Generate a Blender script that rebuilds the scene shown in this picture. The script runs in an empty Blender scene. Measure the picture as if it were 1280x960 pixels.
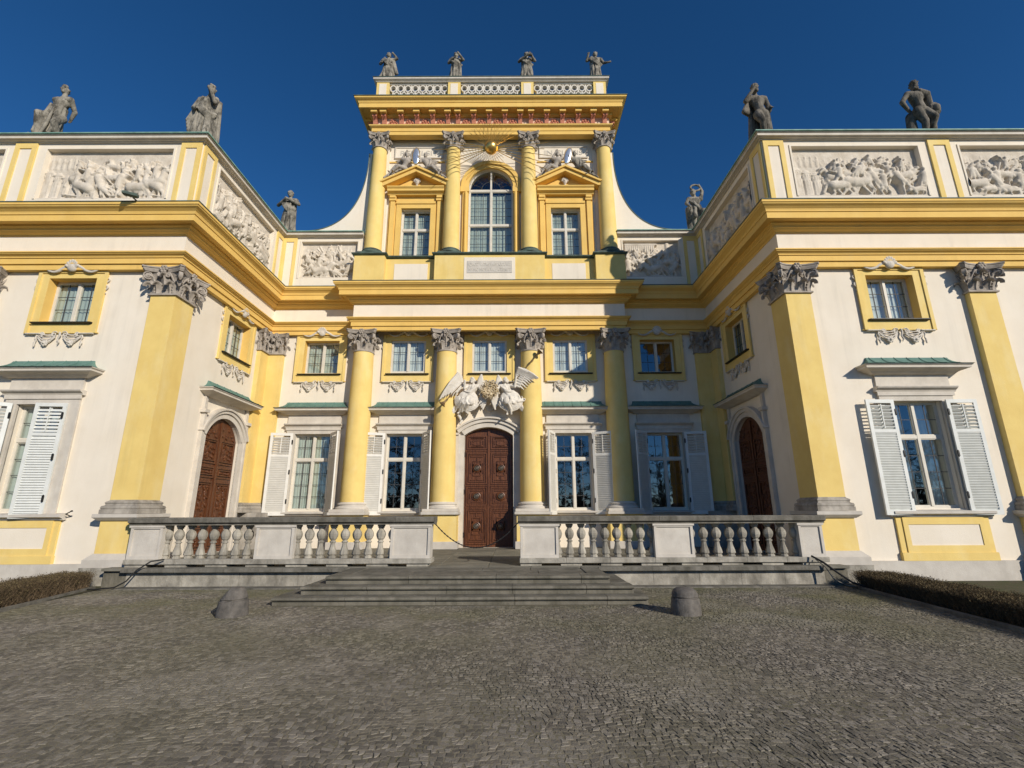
import bpy, math, random
import numpy as np
from mathutils import Vector, Matrix, Euler, noise
R = math.radians
PI = math.pi
C = bpy.context.scene.collection
rnd = random.Random(7)

# ------------------------------------------------------------------ materials
def mat(name, col, rough=.8, var=.0, scale=4., bump=0., bscale=60., col2=None, metal=0., stain=None, stain_scale=1.2,
        stain_amt=.5, island=0., spec=.3, stretch=None, streak=0., stain_lo=.5, stain_hi=.75):
    m = bpy.data.materials.new(name); m.use_nodes = True
    nt = m.node_tree; N = nt.nodes; L = nt.links
    b = N['Principled BSDF']
    b.inputs['Roughness'].default_value = rough
    b.inputs['Metallic'].default_value = metal
    b.inputs['Specular IOR Level'].default_value = spec
    b.inputs['Base Color'].default_value = (*col, 1)
    geo = N.new('ShaderNodeNewGeometry')
    pos = geo.outputs['Position']
    cur = None
    def mixc(a, bcol, fac):
        x = N.new('ShaderNodeMix'); x.data_type = 'RGBA'
        if fac is not None: L.new(fac, x.inputs[0])
        if isinstance(a, tuple): x.inputs[6].default_value = (*a, 1)
        else: L.new(a, x.inputs[6])
        if isinstance(bcol, tuple): x.inputs[7].default_value = (*bcol, 1)
        else: L.new(bcol, x.inputs[7])
        return x.outputs[2]
    def nz(sc, det=6, rgh=.6, vec=pos, st=None):
        if st:
            mp = N.new('ShaderNodeMapping'); mp.inputs['Scale'].default_value = st
            L.new(vec, mp.inputs['Vector']); vec = mp.outputs[0]
        n = N.new('ShaderNodeTexNoise'); n.inputs['Scale'].default_value = sc
        n.inputs['Detail'].default_value = det; n.inputs['Roughness'].default_value = rgh
        L.new(vec, n.inputs['Vector']); return n.outputs['Fac']
    def ramp(f, lo, hi):
        r = N.new('ShaderNodeMapRange'); r.inputs[1].default_value = lo; r.inputs[2].default_value = hi
        L.new(f, r.inputs[0]); return r.outputs[0]
    if var or col2:
        c2 = col2 or tuple(max(0, c*(1-var)) for c in col)
        cur = mixc(col, c2, ramp(nz(scale, st=stretch), .35, .65))
    if stain:
        f = ramp(nz(stain_scale, 8, .7, st=(1, 1, .45)), stain_lo, stain_hi)
        mlt = N.new('ShaderNodeMath'); mlt.operation = 'MULTIPLY'; mlt.inputs[1].default_value = stain_amt
        L.new(f, mlt.inputs[0])
        cur = mixc(cur if cur else col, stain, mlt.outputs[0])
    if streak:                                                            # faint rain marks running down the wall
        f = ramp(nz(1.6, 5, .65, st=(2.6, 2.6, .10)), .50, .78)
        f2 = ramp(nz(.7, 4, .6), .40, .65)
        q = N.new('ShaderNodeMath'); q.operation = 'MULTIPLY'; L.new(f, q.inputs[0]); L.new(f2, q.inputs[1])
        q2 = N.new('ShaderNodeMath'); q2.operation = 'MULTIPLY'; q2.inputs[1].default_value = streak; L.new(q.outputs[0], q2.inputs[0])
        cur = mixc(cur if cur else col, tuple(c*.55 for c in col), q2.outputs[0])
    if island:
        hs = N.new('ShaderNodeHueSaturation')
        r = N.new('ShaderNodeMapRange'); r.inputs[3].default_value = 1-island; r.inputs[4].default_value = 1+island
        L.new(geo.outputs['Random Per Island'], r.inputs[0]); L.new(r.outputs[0], hs.inputs['Value'])
        if cur: L.new(cur, hs.inputs['Color'])
        else: hs.inputs['Color'].default_value = (*col, 1)
        cur = hs.outputs[0]
    if cur: L.new(cur, b.inputs['Base Color'])
    if bump:
        bp = N.new('ShaderNodeBump'); bp.inputs['Strength'].default_value = bump; bp.inputs['Distance'].default_value = .02
        L.new(nz(bscale, 8, .65), bp.inputs['Height']); L.new(bp.outputs[0], b.inputs['Normal'])
    return m

M = {}
M['cream'] = mat('cream_plaster', (.80, .725, .605), .9, col2=(.76, .68, .555), scale=1.3, bump=.25, bscale=45, stain=(.66, .60, .50), stain_scale=.8, stain_amt=.4, streak=.38)
M['yellow'] = mat('yellow_plaster', (.79, .595, .21), .85, col2=(.73, .53, .175), scale=1.6, bump=.25, bscale=40, stain=(.78, .67, .38), stain_scale=1.5, stain_amt=.5, streak=.35)
M['yellow_trim'] = mat('yellow_trim_plaster', (.78, .52, .15), .8, col2=(.73, .475, .13), scale=2, bump=.2, bscale=30, streak=.30, stain=(.66, .47, .19), stain_scale=2.5, stain_amt=.4)
M['basestone'] = mat('weathered_base_stone', (.46, .42, .36), .95, col2=(.33, .30, .255), scale=3, bump=.4, bscale=40, stain=(.13, .115, .095), stain_scale=2.5, stain_amt=.8, stain_lo=.44, stain_hi=.66)
M['stone'] = mat('grey_sandstone', (.58, .54, .475), .9, col2=(.50, .46, .40), scale=3, bump=.3, bscale=50, stain=(.30, .275, .24), stain_scale=1.6, stain_amt=.45)
M['trim_stone'] = mat('pale_trim_stone', (.63, .58, .50), .85, col2=(.54, .49, .42), scale=3, bump=.3, bscale=40, streak=.5, stain=(.36, .33, .28), stain_scale=2.4, stain_amt=.35)
M['wornstone'] = mat('weathered_stone', (.44, .41, .345), .95, col2=(.27, .25, .21), scale=3.5, bump=.55, bscale=30, stain=(.12, .11, .09), stain_scale=2.2, stain_amt=.75, stain_lo=.45, stain_hi=.66)
M['ledge'] = mat('dark_ledge_stone', (.21, .195, .165), .95, col2=(.12, .112, .092), scale=4, bump=.5, bscale=30, stain=(.07, .065, .05), stain_scale=3., stain_amt=.75, stain_lo=.45, stain_hi=.65)
M['step'] = mat('step_stone', (.205, .188, .15), .9, col2=(.135, .125, .10), scale=2.5, bump=.45, bscale=35, stain=(.075, .07, .05), stain_scale=3.0, stain_amt=.75, stain_lo=.44, stain_hi=.64)
M['flag'] = mat('terrace_flagstone', (.215, .20, .16), .85, col2=(.14, .132, .105), scale=2.2, bump=.3, bscale=30, stain=(.10, .10, .07), stain_scale=1.5, stain_amt=.5, island=.18)
M['capstone'] = mat('carved_grey_stone', (.44, .39, .335), .92, col2=(.29, .255, .215), scale=5, bump=.4, bscale=50, stain=(.17, .15, .13), stain_scale=3, stain_amt=.6)
M['statue'] = mat('statue_stone', (.34, .31, .255), .95, col2=(.18, .165, .135), scale=3.5, bump=.6, bscale=35, stain=(.045, .042, .035), stain_scale=4.5, stain_amt=.85, stain_lo=.47, stain_hi=.60)
M['statue_dark'] = mat('dark_statue_stone', (.22, .195, .16), .95, col2=(.11, .10, .082), scale=3.5, bump=.6, bscale=35, stain=(.03, .028, .023), stain_scale=4.5, stain_amt=.8, stain_lo=.47, stain_hi=.60)
M['relief'] = mat('relief_stone', (.67, .605, .51), .92, col2=(.54, .475, .385), scale=4, bump=.35, bscale=45, stain=(.33, .29, .24), stain_scale=2.2, stain_amt=.5)
M['whitestone'] = mat('white_stucco', (.72, .675, .595), .9, col2=(.62, .57, .49), scale=6, bump=.4, bscale=40, stain=(.34, .30, .25), stain_scale=4, stain_amt=.45)
M['copper'] = mat('green_copper', (.095, .185, .155), .65, col2=(.13, .235, .195), scale=5, bump=.1, bscale=20, stain=(.045, .11, .09), stain_scale=3, stain_amt=.6)
M['flash'] = mat('dark_copper_flashing', (.10, .15, .125), .65, col2=(.06, .075, .065), scale=4)
M['palecopper'] = mat('pale_copper_edge', (.25, .43, .36), .6, col2=(.14, .26, .21), scale=3)
M['paint'] = mat('white_shutter_paint', (.74, .715, .65), .55, col2=(.67, .645, .58), scale=5, spec=.4)
M['shutter'] = mat('pale_grey_shutter_paint', (.70, .71, .67), .55, col2=(.63, .64, .60), scale=5, spec=.4)
M['wood'] = mat('dark_red_oak', (.15, .054, .020), .42, col2=(.062, .020, .008), scale=9, bump=.25, bscale=30, stretch=(3, 3, .35), spec=.4)
M['sash'] = mat('cream_sash_paint', (.66, .62, .53), .55, col2=(.58, .54, .46), scale=5, spec=.4)
M['iron'] = mat('black_iron', (.02, .02, .02), .5)
M['lead'] = mat('lead_cames', (.06, .06, .06), .6)
M['gold'] = mat('gilding', (.83, .56, .17), .32, metal=.9, col2=(.62, .40, .12), scale=8)
M['oldgold'] = mat('tarnished_gilding', (.50, .33, .12), .5, metal=.5, col2=(.25, .17, .08), scale=9)
M['wreath'] = mat('flaking_gilt_leaves', (.66, .56, .38), .7, col2=(.26, .17, .07), scale=16)
M['trumpet'] = mat('dull_bronze', (.26, .17, .08), .45, metal=.6, col2=(.14, .09, .05), scale=9)
M['silver'] = mat('polished_shield_metal', (.80, .80, .78), .25, metal=.8)
M['red'] = mat('red_terracotta_paint', (.58, .24, .15), .8, col2=(.46, .17, .11), scale=8, bump=.2)
M['peach'] = mat('pale_peach_plaster', (.74, .58, .45), .85, col2=(.66, .46, .34), scale=6)
M['curtain'] = mat('white_curtain', (.80, .80, .78), .9, var=.08, scale=5)
M['greycurtain'] = mat('grey_green_blind', (.54, .58, .54), .9, var=.1, scale=5)
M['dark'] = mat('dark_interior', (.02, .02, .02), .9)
M['bollard'] = mat('granite_bollard', (.15, .135, .118), .9, col2=(.085, .078, .07), scale=9, bump=.6, bscale=60, stain=(.30, .28, .25), stain_scale=6, stain_amt=.5)
M['soil'] = mat('bare_soil', (.085, .07, .045), 1, col2=(.06, .07, .025), scale=3, bump=.8, bscale=20)
M['twig'] = mat('hedge_twigs', (.125, .088, .052), .9, island=.45)
M['leaf'] = mat('dry_hedge_leaves', (.098, .073, .034), .85, island=.7)
M['bossmetal'] = mat('worn_iron_boss', (.16, .14, .12), .4, metal=.7)

def glass_mat():
    m = bpy.data.materials.new('window_glass'); m.use_nodes = True
    nt = m.node_tree; N = nt.nodes; L = nt.links; N.remove(N['Principled BSDF'])
    tr = N.new('ShaderNodeBsdfTransparent'); tr.inputs[0].default_value = (.80, .86, .84, 1)
    gl = N.new('ShaderNodeBsdfGlossy'); gl.inputs['Roughness'].default_value = .02; gl.inputs[0].default_value = (.95, .97, 1, 1)
    geo = N.new('ShaderNodeNewGeometry')
    n = N.new('ShaderNodeTexNoise'); n.inputs['Scale'].default_value = 3.; L.new(geo.outputs['Position'], n.inputs['Vector'])
    bp = N.new('ShaderNodeBump'); bp.inputs['Strength'].default_value = .018; bp.inputs['Distance'].default_value = .05
    L.new(n.outputs['Fac'], bp.inputs['Height']); L.new(bp.outputs[0], gl.inputs['Normal'])
    lw = N.new('ShaderNodeLayerWeight'); lw.inputs[0].default_value = .5
    pw = N.new('ShaderNodeMath'); pw.operation = 'POWER'; pw.inputs[1].default_value = 4.; L.new(lw.outputs['Facing'], pw.inputs[0])
    fr = N.new('ShaderNodeMath'); fr.operation = 'MULTIPLY_ADD'; fr.inputs[1].default_value = .8; fr.inputs[2].default_value = .13; L.new(pw.outputs[0], fr.inputs[0])
    mx = N.new('ShaderNodeMixShader'); L.new(fr.outputs[0], mx.inputs[0]); L.new(tr.outputs[0], mx.inputs[1]); L.new(gl.outputs[0], mx.inputs[2])
    L.new(mx.outputs[0], N['Material Output'].inputs[0])
    return m
M['glass'] = glass_mat()

def sett_mat():
    m = bpy.data.materials.new('granite_setts'); m.use_nodes = True
    nt = m.node_tree; N = nt.nodes; L = nt.links; b = N['Principled BSDF']; b.inputs['Roughness'].default_value = .75
    b.inputs['Specular IOR Level'].default_value = .35
    geo = N.new('ShaderNodeNewGeometry')
    cr = N.new('ShaderNodeValToRGB'); e = cr.color_ramp.elements
    e[0].position = 0; e[0].color = (.105, .094, .078, 1); e[1].position = 1; e[1].color = (.27, .242, .20, 1)
    x = e.new(.5); x.color = (.172, .152, .122, 1)
    L.new(geo.outputs['Random Per Island'], cr.inputs[0])
    n = N.new('ShaderNodeTexNoise'); n.inputs['Scale'].default_value = .55; n.inputs['Detail'].default_value = 7
    L.new(geo.outputs['Position'], n.inputs['Vector'])
    mr = N.new('ShaderNodeMapRange'); mr.inputs[1].default_value = .40; mr.inputs[2].default_value = .62; mr.inputs[4].default_value = .85
    L.new(n.outputs['Fac'], mr.inputs[0])
    sx = N.new('ShaderNodeSeparateXYZ'); L.new(geo.outputs['Position'], sx.inputs[0])
    gy = N.new('ShaderNodeMapRange'); gy.inputs[1].default_value = 5.5; gy.inputs[2].default_value = 10.5; gy.inputs[3].default_value = .25; gy.inputs[4].default_value = 1.; L.new(sx.outputs[1], gy.inputs[0])
    gm = N.new('ShaderNodeMath'); gm.operation = 'MULTIPLY'; L.new(gy.outputs[0], gm.inputs[0]); L.new(mr.outputs[0], gm.inputs[1])
    mx = N.new('ShaderNodeMix'); mx.data_type = 'RGBA'; L.new(gm.outputs[0], mx.inputs[0]); L.new(cr.outputs[0], mx.inputs[6]); mx.inputs[7].default_value = (.125, .122, .055, 1)
    n3 = N.new('ShaderNodeTexNoise'); n3.inputs['Scale'].default_value = .7; n3.inputs['Detail'].default_value = 5; n3.noise_dimensions = '4D'; n3.inputs['W'].default_value = 3.3
    L.new(geo.outputs['Position'], n3.inputs['Vector'])
    mr3 = N.new('ShaderNodeMapRange'); mr3.inputs[1].default_value = .55; mr3.inputs[2].default_value = .70; mr3.inputs[4].default_value = .65
    L.new(n3.outputs['Fac'], mr3.inputs[0])
    mx3 = N.new('ShaderNodeMix'); mx3.data_type = 'RGBA'; L.new(mr3.outputs[0], mx3.inputs[0]); L.new(mx.outputs[2], mx3.inputs[6]); mx3.inputs[7].default_value = (.27, .245, .20, 1)
    L.new(mx3.outputs[2], b.inputs['Base Color'])
    n2 = N.new('ShaderNodeTexNoise'); n2.inputs['Scale'].default_value = 70; n2.inputs['Detail'].default_value = 6
    L.new(geo.outputs['Position'], n2.inputs['Vector'])
    bp = N.new('ShaderNodeBump'); bp.inputs['Strength'].default_value = .6; bp.inputs['Distance'].default_value = .012
    L.new(n2.outputs['Fac'], bp.inputs['Height']); L.new(bp.outputs[0], b.inputs['Normal'])
    return m
M['setts'] = sett_mat()
M['bounce_ground'] = mat('warm_bounce_ground', (.27, .22, .15), 1, col2=(.20, .165, .11), scale=1.5, bump=.5, bscale=50)  # unseen ground given a warm sandy tone to bounce light into shaded walls
M['joint'] = mat('sandy_joints', (.27, .235, .175), 1, col2=(.15, .135, .085), scale=1.2, bump=.6, bscale=40, stain=(.06, .065, .03), stain_scale=1, stain_amt=.6)

# ------------------------------------------------------------------ mesh builder
class MB:
    def __init__(s): s.v = []; s.f = []; s.sm = []; s.mi = []; s.X = Matrix.Identity(4)
    def add(s, vs, fs, smooth=False, mi=0):
        o = len(s.v); X = s.X
        s.v += [tuple(X @ Vector(p)) for p in vs]
        s.f += [tuple(i+o for i in f) for f in fs]
        s.sm += [smooth]*len(fs); s.mi += [mi]*len(fs)
        return s
    def box(s, x0, x1, y0, y1, z0, z1, mi=0):
        if x0 > x1: x0, x1 = x1, x0
        if y0 > y1: y0, y1 = y1, y0
        v = [(x0,y0,z0),(x1,y0,z0),(x1,y1,z0),(x0,y1,z0),(x0,y0,z1),(x1,y0,z1),(x1,y1,z1),(x0,y1,z1)]
        return s.add(v, [(0,3,2,1),(4,5,6,7),(0,1,5,4),(1,2,6,5),(2,3,7,6),(3,0,4,7)], mi=mi)
    def slab(s, x0, x1, y0, y1, z0, z1, b=.012, mi=0):      # box with bevelled edges all round
        if x0 > x1: x0, x1 = x1, x0
        rings = []
        for z, i in ((z0, b), (z0+b, 0), (z1-b, 0), (z1, b)):
            rings.append([(x0+i,y0+i,z),(x1-i,y0+i,z),(x1-i,y1-i,z),(x0+i,y1-i,z)])
        return s.loft(rings, mi=mi)
    def loft(s, rings, mi=0, smooth=False, cap=True, close=True):
        n = len(rings[0]); v = [p for r in rings for p in r]; f = []
        for k in range(len(rings)-1):
            for i in range(n if close else n-1):
                j = (i+1) % n
                f.append((k*n+i, k*n+j, (k+1)*n+j, (k+1)*n+i))
        s.add(v, f, smooth, mi)
        if cap:
            s.add(rings[0], [tuple(range(n))[::-1]], False, mi); s.add(rings[-1], [tuple(range(n))], False, mi)
        return s
    def stack(s, cx, cy, prof, mi=0):                         # rectangles (hx,hy,z) stacked
        return s.loft([[(cx-hx,cy-hy,z),(cx+hx,cy-hy,z),(cx+hx,cy+hy,z),(cx-hx,cy+hy,z)] for hx, hy, z in prof], mi=mi)
    def lathe(s, prof, cx=0, cy=0, n=24, a0=0, a1=2*PI, mi=0, smooth=True, cap=True):
        full = abs(a1-a0-2*PI) < 1e-6; m = n if full else n+1
        rings = [[(cx+r*math.cos(a0+(a1-a0)*i/n), cy+r*math.sin(a0+(a1-a0)*i/n), z) for i in range(m)] for r, z in prof]
        return s.loft(rings, mi, smooth, cap, full)
    def prism(s, poly, y0, y1, mi=0):                         # polygon in (x,z) extruded in y
        n = len(poly); v = [(x,y0,z) for x, z in poly]+[(x,y1,z) for x, z in poly]
        f = [tuple(range(n)), tuple(range(2*n-1, n-1, -1))]+[(i, (i+1) % n+0, (i+1) % n+n, i+n) for i in range(n)]
        return s.add(v, f, mi=mi)
    def arcband(s, r0, r1, y0, y1, cx, cz, a0, a1, n=18, mi=0, ez=1.):   # arch ring in the xz plane
        rings = []
        for i in range(n+1):
            a = a0+(a1-a0)*i/n; c, q = math.cos(a), math.sin(a)*ez
            rings.append([(cx+r0*c,y0,cz+r0*q),(cx+r1*c,y0,cz+r1*q),(cx+r1*c,y1,cz+r1*q),(cx+r0*c,y1,cz+r0*q)])
        return s.loft(rings, mi)
    def tube(s, pts, r, n=8, mi=0, smooth=True):
        pts = [Vector(p) for p in pts]; rs = r if isinstance(r, (list, tuple)) else [r]*len(pts)
        rings = []
        for i, p in enumerate(pts):
            t = (pts[min(i+1, len(pts)-1)]-pts[max(i-1, 0)])
            t = t.normalized() if t.length > 1e-9 else Vector((0,0,1))
            a = Vector((0,1,0)) if abs(t.y) < .9 else Vector((1,0,0))
            u = t.cross(a).normalized(); w = t.cross(u)
            rings.append([tuple(p+(u*math.cos(2*PI*k/n)+w*math.sin(2*PI*k/n))*rs[i]) for k in range(n)])
        return s.loft(rings, mi, smooth)
    def cap(s, p0, p1, r0, r1=None, n=10, mi=0):              # capsule
        r1 = r0 if r1 is None else r1
        p0 = Vector(p0); p1 = Vector(p1); d = p1-p0
        t = d.normalized() if d.length > 1e-6 else Vector((0,0,1))
        P = []; Q = []
        for a in (-80, -50, -20): P.append(p0+t*r0*math.sin(R(a))); Q.append(r0*math.cos(R(a)))
        P.append(p0); Q.append(r0); P.append(p1); Q.append(r1)
        for a in (20, 50, 80): P.append(p1+t*r1*math.sin(R(a))); Q.append(r1*math.cos(R(a)))
        a = Vector((0,1,0)) if abs(t.y) < .9 else Vector((1,0,0))
        u = t.cross(a).normalized(); w = t.cross(u)
        rings = [[tuple(p+(u*math.cos(2*PI*k/n)+w*math.sin(2*PI*k/n))*q) for k in range(n)] for p, q in zip(P, Q)]
        return s.loft(rings, mi, True)
    def ell(s, c, r, rot=(0,0,0), n=12, m=8, mi=0):
        E = Euler(rot).to_matrix(); c = Vector(c); rings = []
        for j in range(m+1):
            a = -PI/2+PI*(j+.02*(j == 0)-.02*(j == m))/m
            rings.append([tuple(c+E @ Vector((r[0]*math.cos(a)*math.cos(2*PI*k/n), r[1]*math.cos(a)*math.sin(2*PI*k/n), r[2]*math.sin(a)))) for k in range(n)])
        return s.loft(rings, mi, True)
    def sweep(s, path, prof, mi=0, ends=True):                # prof (d,z) out to the right of the path, mitred
        pts = [Vector(p) for p in path]; n = len(pts); offs = []
        for i in range(n):
            d0 = (pts[i]-pts[i-1]).normalized() if i else (pts[1]-pts[0]).normalized()
            d1 = (pts[i+1]-pts[i]).normalized() if i < n-1 else d0
            n0 = Vector((d0.y, -d0.x)); n1 = Vector((d1.y, -d1.x))
            b = n0+n1; offs.append(b/ (1+n0.dot(n1)))
        rings = [[(p.x+o.x*d, p.y+o.y*d, z) for d, z in prof] for p, o in zip(pts, offs)]
        return s.loft(rings, mi, False, ends, True)
    def mesh(s, name, mats, sharp=40):
        import bmesh
        me = bpy.data.meshes.new(name); me.from_pydata(s.v, [], s.f)
        for m in (mats if isinstance(mats, (list, tuple)) else [mats]): me.materials.append(M[m] if isinstance(m, str) else m)
        bm = bmesh.new(); bm.from_mesh(me); bmesh.ops.recalc_face_normals(bm, faces=bm.faces); bm.to_mesh(me); bm.free()
        me.polygons.foreach_set('material_index', s.mi)
        me.polygons.foreach_set('use_smooth', s.sm)
        if any(s.sm): me.set_sharp_from_angle(angle=R(sharp))
        me.update(); return me
    def build(s, name, mats, parent=None, loc=None, rz=0., sharp=40):
        return link(name, s.mesh(name, mats, sharp), parent, loc, rz)

def link(name, data, parent=None, loc=None, rz=0.):
    o = bpy.data.objects.new(name, data); C.objects.link(o)
    if parent: o.parent = parent
    w = Vector(loc) if loc is not None else Vector((0,0,0))
    if parent and parent.get('root'): w = w-parent.location          # children of a top-level Empty are given in world space
    o.location = w; o.rotation_euler.z = rz
    return o
def tag(o, label, cat, group=None):
    o['label'] = label; o['category'] = cat
    if group: o['group'] = group
    return o
def thing(name, label, cat, loc, group=None):
    o = bpy.data.objects.new(name, None); C.objects.link(o); o.location = loc; o['root'] = 1; o.empty_display_size = .3
    return tag(o, label, cat, group)
def structure(o): o['kind'] = 'structure'; return o
def dup(o, parent=None, loc=None, rz=None):
    c = o.copy(); C.objects.link(c)
    if parent: c.parent = parent
    if loc is not None:
        w = Vector(loc)
        if parent and parent.get('root'): w = w-parent.location
        c.location = w
    if rz is not None: c.rotation_euler.z = rz
    for ch in [k for k in C.objects if k.parent == o]: dup(ch, c)
    return c
def sculpt(mb, name, m, voxel, parent=None, loc=None, smooth=1, rz=0.):
    """fuse the pieces of a carving into one continuous surface"""
    me = mb.mesh(name, m); t = bpy.data.objects.new('tmp', me); C.objects.link(t)
    r = t.modifiers.new('r', 'REMESH'); r.mode = 'VOXEL'; r.voxel_size = voxel; r.use_smooth_shade = True
    if smooth:
        k = t.modifiers.new('s', 'SMOOTH'); k.iterations = smooth; k.factor = .5
    dg = bpy.context.evaluated_depsgraph_get(); dg.update()
    out = bpy.data.meshes.new_from_object(t.evaluated_get(dg)); out.name = name
    bpy.data.objects.remove(t); bpy.data.meshes.remove(me)
    out.materials.clear(); out.materials.append(M[m])
    out.polygons.foreach_set('use_smooth', [True]*len(out.polygons))
    return link(name, out, parent, loc, rz)

# ------------------------------------------------------------------ key dimensions (metres, x right, y away, z up)
YW = 12.045      # face of the wing pilasters
WW = 12.20       # wing wall
YM = 17.20       # face of the recess pilasters
WM = 17.35       # main wall
YC = 16.75       # frieze plane over the columns
XI = 8.24        # inner face of the wings (pilaster)
XS = 8.40        # inner side wall of the wings
XE = 23.0        # outer end of the wings
ZT = .42         # terrace
palace = thing('palace', 'cream and yellow baroque palace with tall columned centre and two projecting wings', 'palace', (0, WM, 0))
P = palace
FR = lambda x, y: (x, y, 0)

# ------------------------------------------------------------------ walls with openings
def wall_mb(mb, u0, u1, z0, z1, th, holes, reveal_mi=0):
    """holes: (uc, half, za, zb, arch) ; arch = rise of a round/segmental head (0 = square)"""
    us = sorted({u0, u1, *[h[0]-h[1] for h in holes], *[h[0]+h[1] for h in holes]})
    zs = sorted({z0, z1, *[h[2] for h in holes], *[h[3] for h in holes]})
    def inhole(u, z): return any(abs(u-h[0]) < h[1] and h[2] < z < h[3] for h in holes)
    for i in range(len(us)-1):
        for j in range(len(zs)-1):
            if not inhole((us[i]+us[i+1])/2, (zs[j]+zs[j+1])/2):
                mb.add([(us[i],0,zs[j]),(us[i+1],0,zs[j]),(us[i+1],0,zs[j+1]),(us[i],0,zs[j+1])], [(0,1,2,3)])
                mb.add([(us[i],th,zs[j]),(us[i+1],th,zs[j]),(us[i+1],th,zs[j+1]),(us[i],th,zs[j+1])], [(3,2,1,0)])
    for uc, hw, za, zb, ar in holes:
        a, b = uc-hw, uc+hw
        mb.add([(a,0,za),(a,th,za),(a,th,zb),(a,0,zb)], [(0,1,2,3)]); mb.add([(b,0,za),(b,th,za),(b,th,zb),(b,0,zb)], [(3,2,1,0)])
        mb.add([(a,0,za),(b,0,za),(b,th,za),(a,th,za)], [(0,1,2,3)])
        if not ar: mb.add([(a,0,zb),(b,0,zb),(b,th,zb),(a,th,zb)], [(3,2,1,0)])
        else:
            n = 20; rr = (hw*hw+ar*ar)/(2*ar); cz = zb-rr; aa = math.asin(min(1, hw/rr)) if ar < hw else PI/2
            pts = [(uc+rr*math.sin(-aa+2*aa*k/n), cz+rr*math.cos(-aa+2*aa*k/n)) for k in range(n+1)]
            for k in range(n):
                (x0, q0), (x1, q1) = pts[k], pts[k+1]
                mb.add([(x0,0,q0),(x1,0,q1),(x1,0,zb+1e-4),(x0,0,zb+1e-4)], [(0,1,2,3)])
                mb.add([(x0,0,q0),(x1,0,q1),(x1,th,q1),(x0,th,q0)], [(0,1,2,3)])
GW = (.65, 1.65, 4.33)      # ground floor opening: half width, sill, head
MW = (.65, 6.60, 7.88)      # mezzanine
xw = 11.22                  # wing window axis
def hole(x, t): return (x, t[0], t[1], t[2], 0)
for s in (-1, 1):
    mb = MB(); mb.X = Matrix.Translation((0, WW, 0))
    wall_mb(mb, *sorted((s*XS, s*XE)), 0, 9.8, .5, [hole(s*xw, GW), hole(s*xw, MW)])
    mb.build('wall', 'cream', P)
    mb = MB(); rz = PI/2 if s < 0 else -PI/2
    mb.X = Matrix.Translation((s*XS, 0, 0)) @ Matrix.Rotation(rz, 4, 'Z')
    sg = 1 if s < 0 else -1
    u0, u1 = sorted((sg*WW, sg*(WM-.002)))
    wall_mb(mb, u0, u1, 0, 9.8, .5, [(sg*15.35, .96, ZT, 4.52, .66), hole(sg*15.35, MW)])
    mb.build('wall', 'cream', P)
cx_g = (-6.32, -3.03, 3.03, 6.32); cx_m = (-6.32, -3.05, 0, 3.03, 6.32)
mb = MB(); mb.X = Matrix.Translation((0, WM, 0))
wall_mb(mb, -XS, XS, 0, 9.8, .5, [hole(x, GW) for x in cx_g]+[hole(x, MW) for x in cx_m]+[(0, .87, ZT, 4.55, .30)])
mb.build('wall', 'cream', P)
WU = 17.45; XU = 5.0
mb = MB(); mb.X = Matrix.Translation((0, WU, 0))
wall_mb(mb, -XU, XU, 9.8, 17.0, .4, [(-3.06, .60, 11.24, 13.63, 0), (3.06, .60, 11.24, 13.63, 0), (0, .92, 11.3, 15.55, .92)])
for s in (-1, 1):
    mb.X = Matrix.Identity(4); mb.box(s*XU, s*(XU-.4), WU+.4, 24, 9.8, 17)
mb.box(-XU, XU, 24, 24.3, 9.8, 17)
mb.build('wall', 'cream', P)
# dim rooms behind the windows, roofs and rear walls
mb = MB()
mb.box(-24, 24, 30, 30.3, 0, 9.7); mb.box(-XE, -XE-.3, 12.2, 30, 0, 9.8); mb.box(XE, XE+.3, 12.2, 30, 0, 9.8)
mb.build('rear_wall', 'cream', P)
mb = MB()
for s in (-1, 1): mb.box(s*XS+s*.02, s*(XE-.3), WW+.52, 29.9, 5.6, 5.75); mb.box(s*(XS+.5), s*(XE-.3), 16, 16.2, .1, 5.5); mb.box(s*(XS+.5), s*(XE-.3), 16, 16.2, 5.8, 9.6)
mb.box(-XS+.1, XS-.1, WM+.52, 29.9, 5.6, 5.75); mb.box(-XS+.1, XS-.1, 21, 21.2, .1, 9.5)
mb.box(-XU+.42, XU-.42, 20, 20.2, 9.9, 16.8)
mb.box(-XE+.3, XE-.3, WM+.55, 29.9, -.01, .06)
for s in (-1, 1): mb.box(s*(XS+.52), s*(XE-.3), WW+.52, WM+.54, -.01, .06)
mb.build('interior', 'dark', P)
mb = MB()
for s in (-1, 1):
    mb.box(s*(XS+.05), s*(XE+.3), WW+.45, 30.3, 12.28, 12.36)
mb.box(-XS, XS, WM+.5, 30.3, 9.72, 9.79); mb.box(-XU, XU, WU, 24.3, 18.15, 18.22)
mb.build('roof', 'flash', P)

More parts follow.
